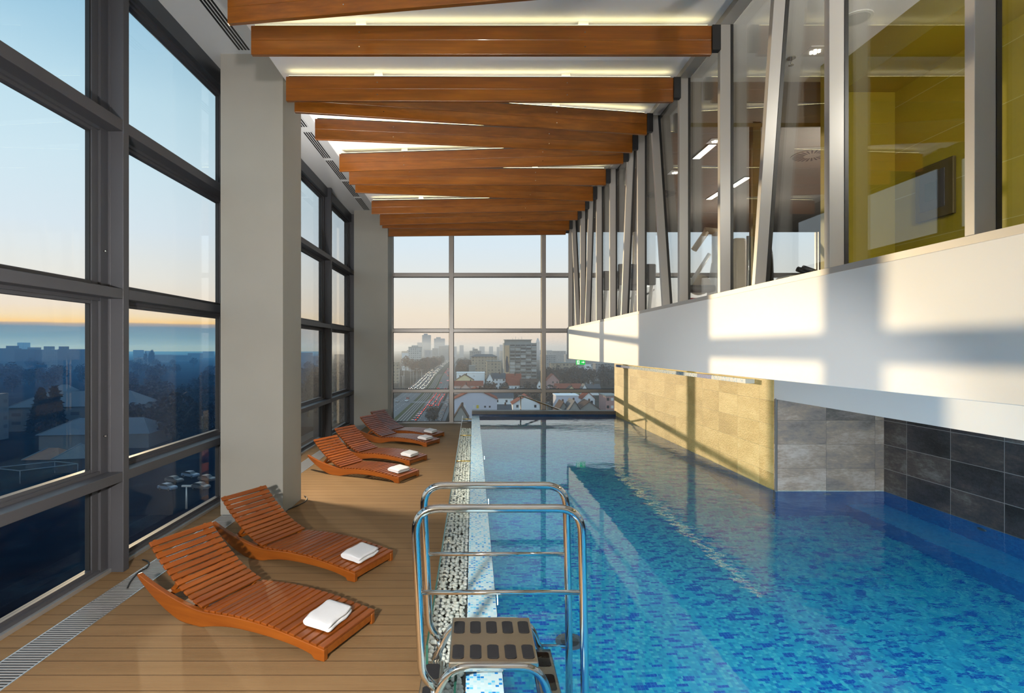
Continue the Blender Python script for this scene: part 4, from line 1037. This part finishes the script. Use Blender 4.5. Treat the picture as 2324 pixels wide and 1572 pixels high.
block(1066, 1092, 797, 900, 'grey', 'grey block behind the beige apartment block', 18, 'concrete', hut=(.3,.7,4))
block(1064, 1079, 829, 520, 'concrete', 'narrow windowless grey block left of the beige apartments', 12)
block(912, 931, 801, 820, 'white', 'white blank end wall of the pale tower left of the avenue', 14)
block(927, 955, 788, 800, 'pale', 'pale apartment tower left of the avenue', 16, 'concrete', hut=(.25,.7,3))
block(893, 903, 822, 520, 'beige', 'yellowish block at the left edge of the far window', 12)
block(981, 994, 790, 1500, 'grey', 'mid distance grey block before the twin skyscrapers', 20)
block(996, 1020, 785, 1600, 'grey', 'wide grey office block right of the mid distance block', 20)
for (a, b, t_, lab) in ((958,977,760,'tallest hazy skyscraper left of the avenue'),(985,1009,768,'broad hazy skyscraper second from the left'),(947,957.5,777,'lower hazy wing of the tallest skyscraper'),(1009,1019,783,'low hazy annex of the broad skyscraper'),(1029,1036,786,'thin hazy tower behind the mullion'),(1043,1052,783,'hazy tower above the end of the avenue'),(1072,1077,788,'small hazy tower, first of the row over the beige block'),(1088,1100,786,'hazy tower, second of the row over the beige block'),(1110,1119,786,'hazy tower, third of the row over the beige block'),(1128,1136,787,'hazy tower, fourth of the row over the beige block'),(1134,1144,782,'hazy tower beside the banner tower')):
    block(a, b, t_, 2100 + (a % 7)*40, 'far', lab, 30, cat='skyscraper', hut=(.2,.6,6) if b-a > 14 else None)
r = block(1217, 1225, 776, 1700, 'far', 'pointed hazy tower right of the banner tower', 14, cat='skyscraper')
MB().add([(-5.4,0,EYE+15/F*1700-GROUND),(5.4,0,EYE+15/F*1700-GROUND),(5.4,14,EYE+15/F*1700-GROUND),(-5.4,14,EYE+15/F*1700-GROUND),(-1.5,7,EYE+24/F*1700-GROUND),(1.5,7,EYE+24/F*1700-GROUND)], [(0,1,5,4),(1,2,5),(2,3,4,5),(3,0,4)]).build('spire', C['far'], r)
block(1241, 1284, 797, 1100, 'grey', 'long grey block on the right skyline', 20, 'concrete')
block(1284, 1400, 805, 1000, 'grey', 'long low grey block at the far right skyline', 20, 'concrete')
block(1228, 1262, 806, 800, 'grey', 'grey block behind the rose house', 16, 'concrete')
block(1250, 1318, 824, 540, 'beige', 'long beige apartment row behind bare trees on the right', 14, 'concrete')
block(1318, 1345, 829, 520, 'pale', 'white apartment block with a poster on the right', 14, 'concrete')
block(1352, 1404, 826, 560, 'grey', 'grey apartment row at the right edge of the far window', 14, 'concrete')
block(1329, 1341, 827, 500, 'white', 'white stair tower with a pale blue poster', 6)
for i in range(26):      # low hazy roofs up to the horizon
    Y = rc.uniform(1200, 2000); px = rc.uniform(895, 1400)
    if abs((px-1074)/F*Y - road_x(Y)) < 45: continue
    block(px-rc.uniform(4,10), px+rc.uniform(4,10), 791+rc.uniform(1,9), Y, rc.choice(['grey','far','beige']), 'distant hazy block among the roofs at the horizon', 25, group='distant blocks at the horizon')
# ---- left side: housing slabs, halls, sheds
def lblock(px0, px1, ytop, ybase, mat, label, depth=14, rot=0, hut=None):
    Y = 32*F/(ybase-791); return block(px0, px1, ytop, Y, mat, label, depth, rot=rot, hut=hut)
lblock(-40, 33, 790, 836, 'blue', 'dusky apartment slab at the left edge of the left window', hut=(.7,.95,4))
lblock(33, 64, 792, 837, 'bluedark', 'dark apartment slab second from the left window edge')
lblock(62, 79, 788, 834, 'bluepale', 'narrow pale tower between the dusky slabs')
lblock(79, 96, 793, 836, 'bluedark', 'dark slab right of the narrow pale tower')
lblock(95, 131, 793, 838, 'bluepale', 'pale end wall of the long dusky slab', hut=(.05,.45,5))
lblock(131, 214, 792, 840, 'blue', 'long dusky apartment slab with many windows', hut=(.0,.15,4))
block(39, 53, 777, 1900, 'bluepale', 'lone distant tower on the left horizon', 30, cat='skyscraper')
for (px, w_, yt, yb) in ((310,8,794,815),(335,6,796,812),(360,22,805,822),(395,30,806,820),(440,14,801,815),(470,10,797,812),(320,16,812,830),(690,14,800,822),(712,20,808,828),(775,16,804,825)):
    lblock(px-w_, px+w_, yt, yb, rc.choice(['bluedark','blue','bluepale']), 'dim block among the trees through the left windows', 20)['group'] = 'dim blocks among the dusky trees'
def hall(px0, px1, ye, yr, yb, label, depth, rot, roof='blueroof', wall='bluehall', wins=0):
    Y = 32*F/(yb-791); a = (px0-1074)/F*Y; b = (px1-1074)/F*Y; w = b-a; h = (yb-ye)/F*Y; rh = (ye-yr)/F*Y + 1
    r = empty('hall', ((a+b)/2, Y, GROUND), rot, label, 'hall', None, 'thing'); r['_w'] = (0,0,0)
    MB().box(-w/2, w/2, 0, depth, 0, h).build('walls', C[wall], r)
    MB().add([(-w/2-.6,-.6,h),(w/2+.6,-.6,h),(w/2+.6,depth+.6,h),(-w/2-.6,depth+.6,h),(-w/2+depth*.4,depth/2,h+rh),(w/2-depth*.3,depth/2,h+rh)], [(0,1,5,4),(1,2,5),(2,3,4,5),(3,0,4),(3,2,1,0)]).build('roof', C[roof], r)
    MB().tube([(-w/2-.6,-.6,h+.05),(-w/2+depth*.4,depth/2,h+rh+.05)], .16, 6).build('roof_hip', C['bluepale'], r)
    for j in range(wins):
        for k_ in range(2): win(r, -w/2+w*(j+.5)/wins, h*(.35+.35*k_), w/wins*.6, 1.2, 0)
    return r
hall(40, 300, 922, 897, 975, 'long two storey hall with pale hipped roof beyond the spruces', 22, .22, wins=9)
hall(98, 330, 985, 962, 1018, 'low pale shed with hipped roof in front of the long hall', 18, .12, wins=0)
hall(0, 80, 947, 938, 975, 'flat annex left of the long hall', 14, 0, wins=4)
hall(114, 152, 888, 877, 908, 'small pale gabled house among the dark trees', 10, 0, wins=2)
hall(128, 190, 1040, 1022, 1072, 'small grey house with slate roof left below', 10, .2, 'bluehall', 'bluedark', 2)
hall(60, 130, 1042, 1030, 1062, 'low brown roofed shed by the dark yard', 8, .1, 'brownroof', 'bluedark')
block(-170, -36, 897, 190, 'bluepale', 'pale corner of a tall building at the left picture edge', 10)
Yc_ = 32*F/(1085-791); cx_ = (90-1074)/F*Yc_
fr = MB(); zz = GROUND+.2
for a, b in (((-9,-3),(0,5)),((0,5),(8,2)),((8,2),(0,-6)),((0,-6),(-9,-3))): fr.tube([(cx_+a[0],Yc_+a[1],zz+3),(cx_+b[0],Yc_+b[1],zz+3)], .12, 6).tube([(cx_+a[0],Yc_+a[1],zz),(cx_+a[0],Yc_+a[1],zz+3)], .1, 6)
tag(fr.build('yard_frame', C['bluepale']), 'pale steel rail frame round the dark yard left below', 'frame')
# ---- trees, lamps
def tree_mesh(seed, col, dense=260, conifer=False):
    rr = random.Random(seed); mb = MB()
    mb.tube([(0,0,0),(.02,.01,.45),(0,0,.8)], [.035,.025,.01], 6, 0)
    for i in range(dense):
        if conifer:
            z = rr.uniform(.08, 1); R_ = .24*(1-z)+.015; a = rr.uniform(0,2*PI); d = R_*rr.uniform(.5,1)
        else:
            z = rr.gauss(.62,.17); z = min(max(z,.22),1.0); R_ = .36*math.sqrt(max(.05, 1-((z-.6)/.44)**2)); a = rr.uniform(0,2*PI); d = R_*math.sqrt(rr.random())
        p = Vector((d*math.cos(a), d*math.sin(a), z)); s = rr.uniform(.02,.055)
        u = Vector((rr.uniform(-1,1),rr.uniform(-1,1),rr.uniform(-.4,1.2))).normalized()*s*1.5; w = u.cross(Vector((rr.uniform(-1,1),rr.uniform(-1,1),rr.uniform(-1,1)))).normalized()*s*.8
        mb.add([p-u-w, p+u*.2-w, p+u, p-u*.3+w], [(0,1,2,3)], 1)
    if not conifer:
        for i in range(9):
            a = rr.uniform(0,2*PI); e = (.28*math.cos(a), .28*math.sin(a), rr.uniform(.55,.9)); mb.tube([(0,0,rr.uniform(.25,.5)), e], [.014,.004], 4, 0)
    o = mb.build('tree', [bark, col]); me = o.data; bpy.data.objects.remove(o); return me
bark = plain('bark', (.02,.018,.017), .9)
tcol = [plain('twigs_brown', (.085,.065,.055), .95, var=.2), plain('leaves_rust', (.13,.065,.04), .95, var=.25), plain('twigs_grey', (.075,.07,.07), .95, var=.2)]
dcol = [plain('dusk_twigs', (.0022,.004,.008), .95, spec=.05, var=.3), plain('dusk_rust_leaves', (.007,.004,.005), .95, spec=.05, var=.3), plain('dusk_conifer', (.0015,.004,.007), .95, spec=.05, var=.3)]  # tree colours darkened and blued to stand in for backlight
tm_ = [tree_mesh(i, tcol[i % 3], 420) for i in range(3)]
td_ = [tree_mesh(10+i, dcol[i % 2], 420) for i in range(4)]
con = tree_mesh(30, dcol[2], 520, True); conf = tree_mesh(31, plain('spruce', (.03,.05,.035), .95), 520, True)
def put_tree(px, py, h, me, label, group, wide=1.0, Y=None):
    Y = Y or 32*F/(py-791); o = bpy.data.objects.new('tree', me); COL.objects.link(o)
    o.location = ((px-1074)/F*Y, Y, GROUND); o.scale = (h*wide, h*wide, h); o.rotation_euler = (0,0,rc.uniform(0,6.3))
    tag(o, label, 'tree', group, 'thing')
put_tree(921, 843, 22, tm_[1], 'tall rust brown tree before the pale tower left of the avenue', None, .8)
put_tree(934, 845, 18, tm_[1], 'second rust brown tree right beside the tallest one', None, .8)
for i in range(34):
    px = rc.uniform(940, 1004); py = 826 + (1004-px)*.33 + rc.uniform(-4,8)
    put_tree(px, py, rc.uniform(14,19), rc.choice(tm_), 'bare brown tree in the row left of the avenue', 'bare trees left of the avenue', 1.0)
for i in range(34):
    put_tree(rc.uniform(1036,1074), rc.uniform(835,856), rc.uniform(13,18), rc.choice(tm_), 'bare tree between the avenue and the beige block', 'bare trees right of the avenue')
for i in range(42):
    put_tree(rc.uniform(1240,1402), rc.uniform(868,882), rc.uniform(12,17), rc.choice(tm_[:1]+tm_[2:]), 'bare tree before the apartment rows on the right', 'bare trees on the right', .9)
for i in range(26): put_tree(rc.uniform(1090,1240), rc.uniform(888,925), rc.uniform(6,9), rc.choice(tm_), 'bare garden tree among the low houses', 'garden trees')
for i in range(10): put_tree(rc.uniform(972,990), rc.uniform(935,962), rc.uniform(3,5), rc.choice(tm_), 'bare bush on the verge beside the parked cars', 'verge bushes', 1.3)
put_tree(1122, 960, 9, conf, 'dark spruce right of the lilac grey house', None)
put_tree(1252, 932, 13, tm_[2], 'bare birch left of the lilac fire wall', None)
put_tree(93, 985, 17, con, 'dark spruce before the long hall, left one of two', None, 1.25); put_tree(124, 990, 18, con, 'dark spruce before the long hall, right one of two', None, 1.2)
for i in range(150):
    px = rc.choice((rc.uniform(-60,520), rc.uniform(-60,520), rc.uniform(680,810)))
    py = 826 + abs(rc.gauss(0, 1))*55
    if px < 215 and 890 < py < 1060: py = rc.uniform(838, 880)
    if py > 1000: continue
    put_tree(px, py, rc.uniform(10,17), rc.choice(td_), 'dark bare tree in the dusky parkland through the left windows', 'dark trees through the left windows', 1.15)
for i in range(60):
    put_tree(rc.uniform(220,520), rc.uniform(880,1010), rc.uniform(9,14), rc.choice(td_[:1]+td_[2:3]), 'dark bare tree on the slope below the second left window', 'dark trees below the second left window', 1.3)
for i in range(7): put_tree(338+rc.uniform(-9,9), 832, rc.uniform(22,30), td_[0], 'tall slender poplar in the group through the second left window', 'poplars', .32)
def mast(px, ytop, ybase, label, arm=1.6, Y=None):
    Y = Y or 32*F/(ybase-791); x = (px-1074)/F*Y; z1 = EYE-(ytop-791)/F*Y
    r = empty('street_lamp', (x, Y, GROUND), 0, label, 'street lamp', 'tall street lamps outside', 'thing'); r['_w'] = (0,0,0); h = z1-GROUND
    MB().tube([(0,0,0),(0,0,h)], [.22,.12], 8).build('pole', C['mast'], r)
    MB().box(-arm, arm, -.2, .2, h-.1, h+.2).build('lamp_head', C['mast'], r)
for i, (px, yt, yb) in enumerate(((906,838,882),(917,835,882),(914,853,884),(932,842,874),(938,840,874),(946,836,872),(957,839,868))):
    mast(px, yt, yb, f'tall grey street lamp left of the avenue, {ORD[i]} from the left')
mast(423, 1103, 1190, 'lone street lamp below the second left window', .9, Y=112)

# ------------------------------------------------------------------ haze over the avenue side of the city
def haze(name, color, density, g, ring, top, label):
    t = NT(name); v = t.node('ShaderNodeVolumeScatter'); v.inputs['Color'].default_value = (*color, 1); v.inputs['Density'].default_value = density; v.inputs['Anisotropy'].default_value = g
    t.link(v.outputs[0], t.out.inputs['Volume'])
    a = [(x, y, GROUND-.5) for x, y in ring]; b = [(x, y, top) for x, y in ring]
    o = MB().add(a+b, [(0,3,2,1),(4,5,6,7),(0,1,5,4),(1,2,6,5),(2,3,7,6),(3,0,4,7)]).build(name, t.mat)
    tag(o, label, 'haze', kind='stuff')
haze('evening_haze', (.94,.95,1), .00042, .45, [(-24,60),(1500,60),(2600,4200),(-1100,4200)], 24, 'pale evening haze hanging over the city and avenue')
haze('dusk_haze', (.12,.42,1), .00042, 0, [(-120,60),(-25,60),(-1105,4200),(-5600,4200)], 24, 'thin blue dusk haze over the parkland on the left')

# ------------------------------------------------------------------ strobes read from shadows and cables, and added fill lamps
lamp('near_lamp', 'SPOT', (-1.24, .3, 2.0), 1500, (1, .95, .88), (-2.3, 4.7, .3), spot_size=2.35, spot_blend=.75, shadow_soft_size=.08)
lamp('niche_fill', 'SPOT', (-1.255, .1, 1.8), 620, (1, .96, .9), (4.5, 6.9, .75), spot_size=.62, spot_blend=.6, shadow_soft_size=.08)  # added unseen fill for the slate tile walls
lamp('ceiling_fill', 'SPOT', (.2, -1.3, 3.2), 800, (1, .96, .92), (0, .9, 5.6), spot_size=1.9, spot_blend=.7, shadow_soft_size=.12)  # added unseen fill, bounced off the ceiling
lamp('ceiling_fill', 'SPOT', (-2.95, 8.2, 2.91), 480, (1, .95, .9), (-.6, 10.5, 5.6), spot_size=2.2, spot_blend=.8, shadow_soft_size=.07)  # second added ceiling fill, from behind the column
lamp('column_lamp', 'SPOT', (-2.95, 8.15, 2.91), 800, (1, .90, .74), (-2.1, 9.1, 0), spot_size=1.9, spot_blend=.7, shadow_soft_size=.07)
for x, y, e in ((3.9, 3.0, 200), (6.0, 8.6, 170), (6.0, 13, 90)): lamp('gym_fill', 'POINT', (x, y, 4.3), e, (1, .94, .84), shadow_soft_size=.1)  # added fill points without fixtures, brightening the gym

# ------------------------------------------------------------------ render settings
sc.view_settings.view_transform = 'Standard'; sc.view_settings.look = 'None'; sc.view_settings.exposure = 0; sc.view_settings.gamma = 1
sc.view_settings.use_curve_mapping = False
cy = sc.cycles
cy.max_bounces = 10; cy.diffuse_bounces = 4; cy.glossy_bounces = 5; cy.transmission_bounces = 6; cy.transparent_max_bounces = 24; cy.volume_bounces = 0
cy.sample_clamp_indirect = 4; cy.use_denoising = True; cy.caustics_reflective = False; cy.caustics_refractive = True; cy.blur_glossy = .5
for o in COL.objects:
    if '_w' in o: del o['_w']
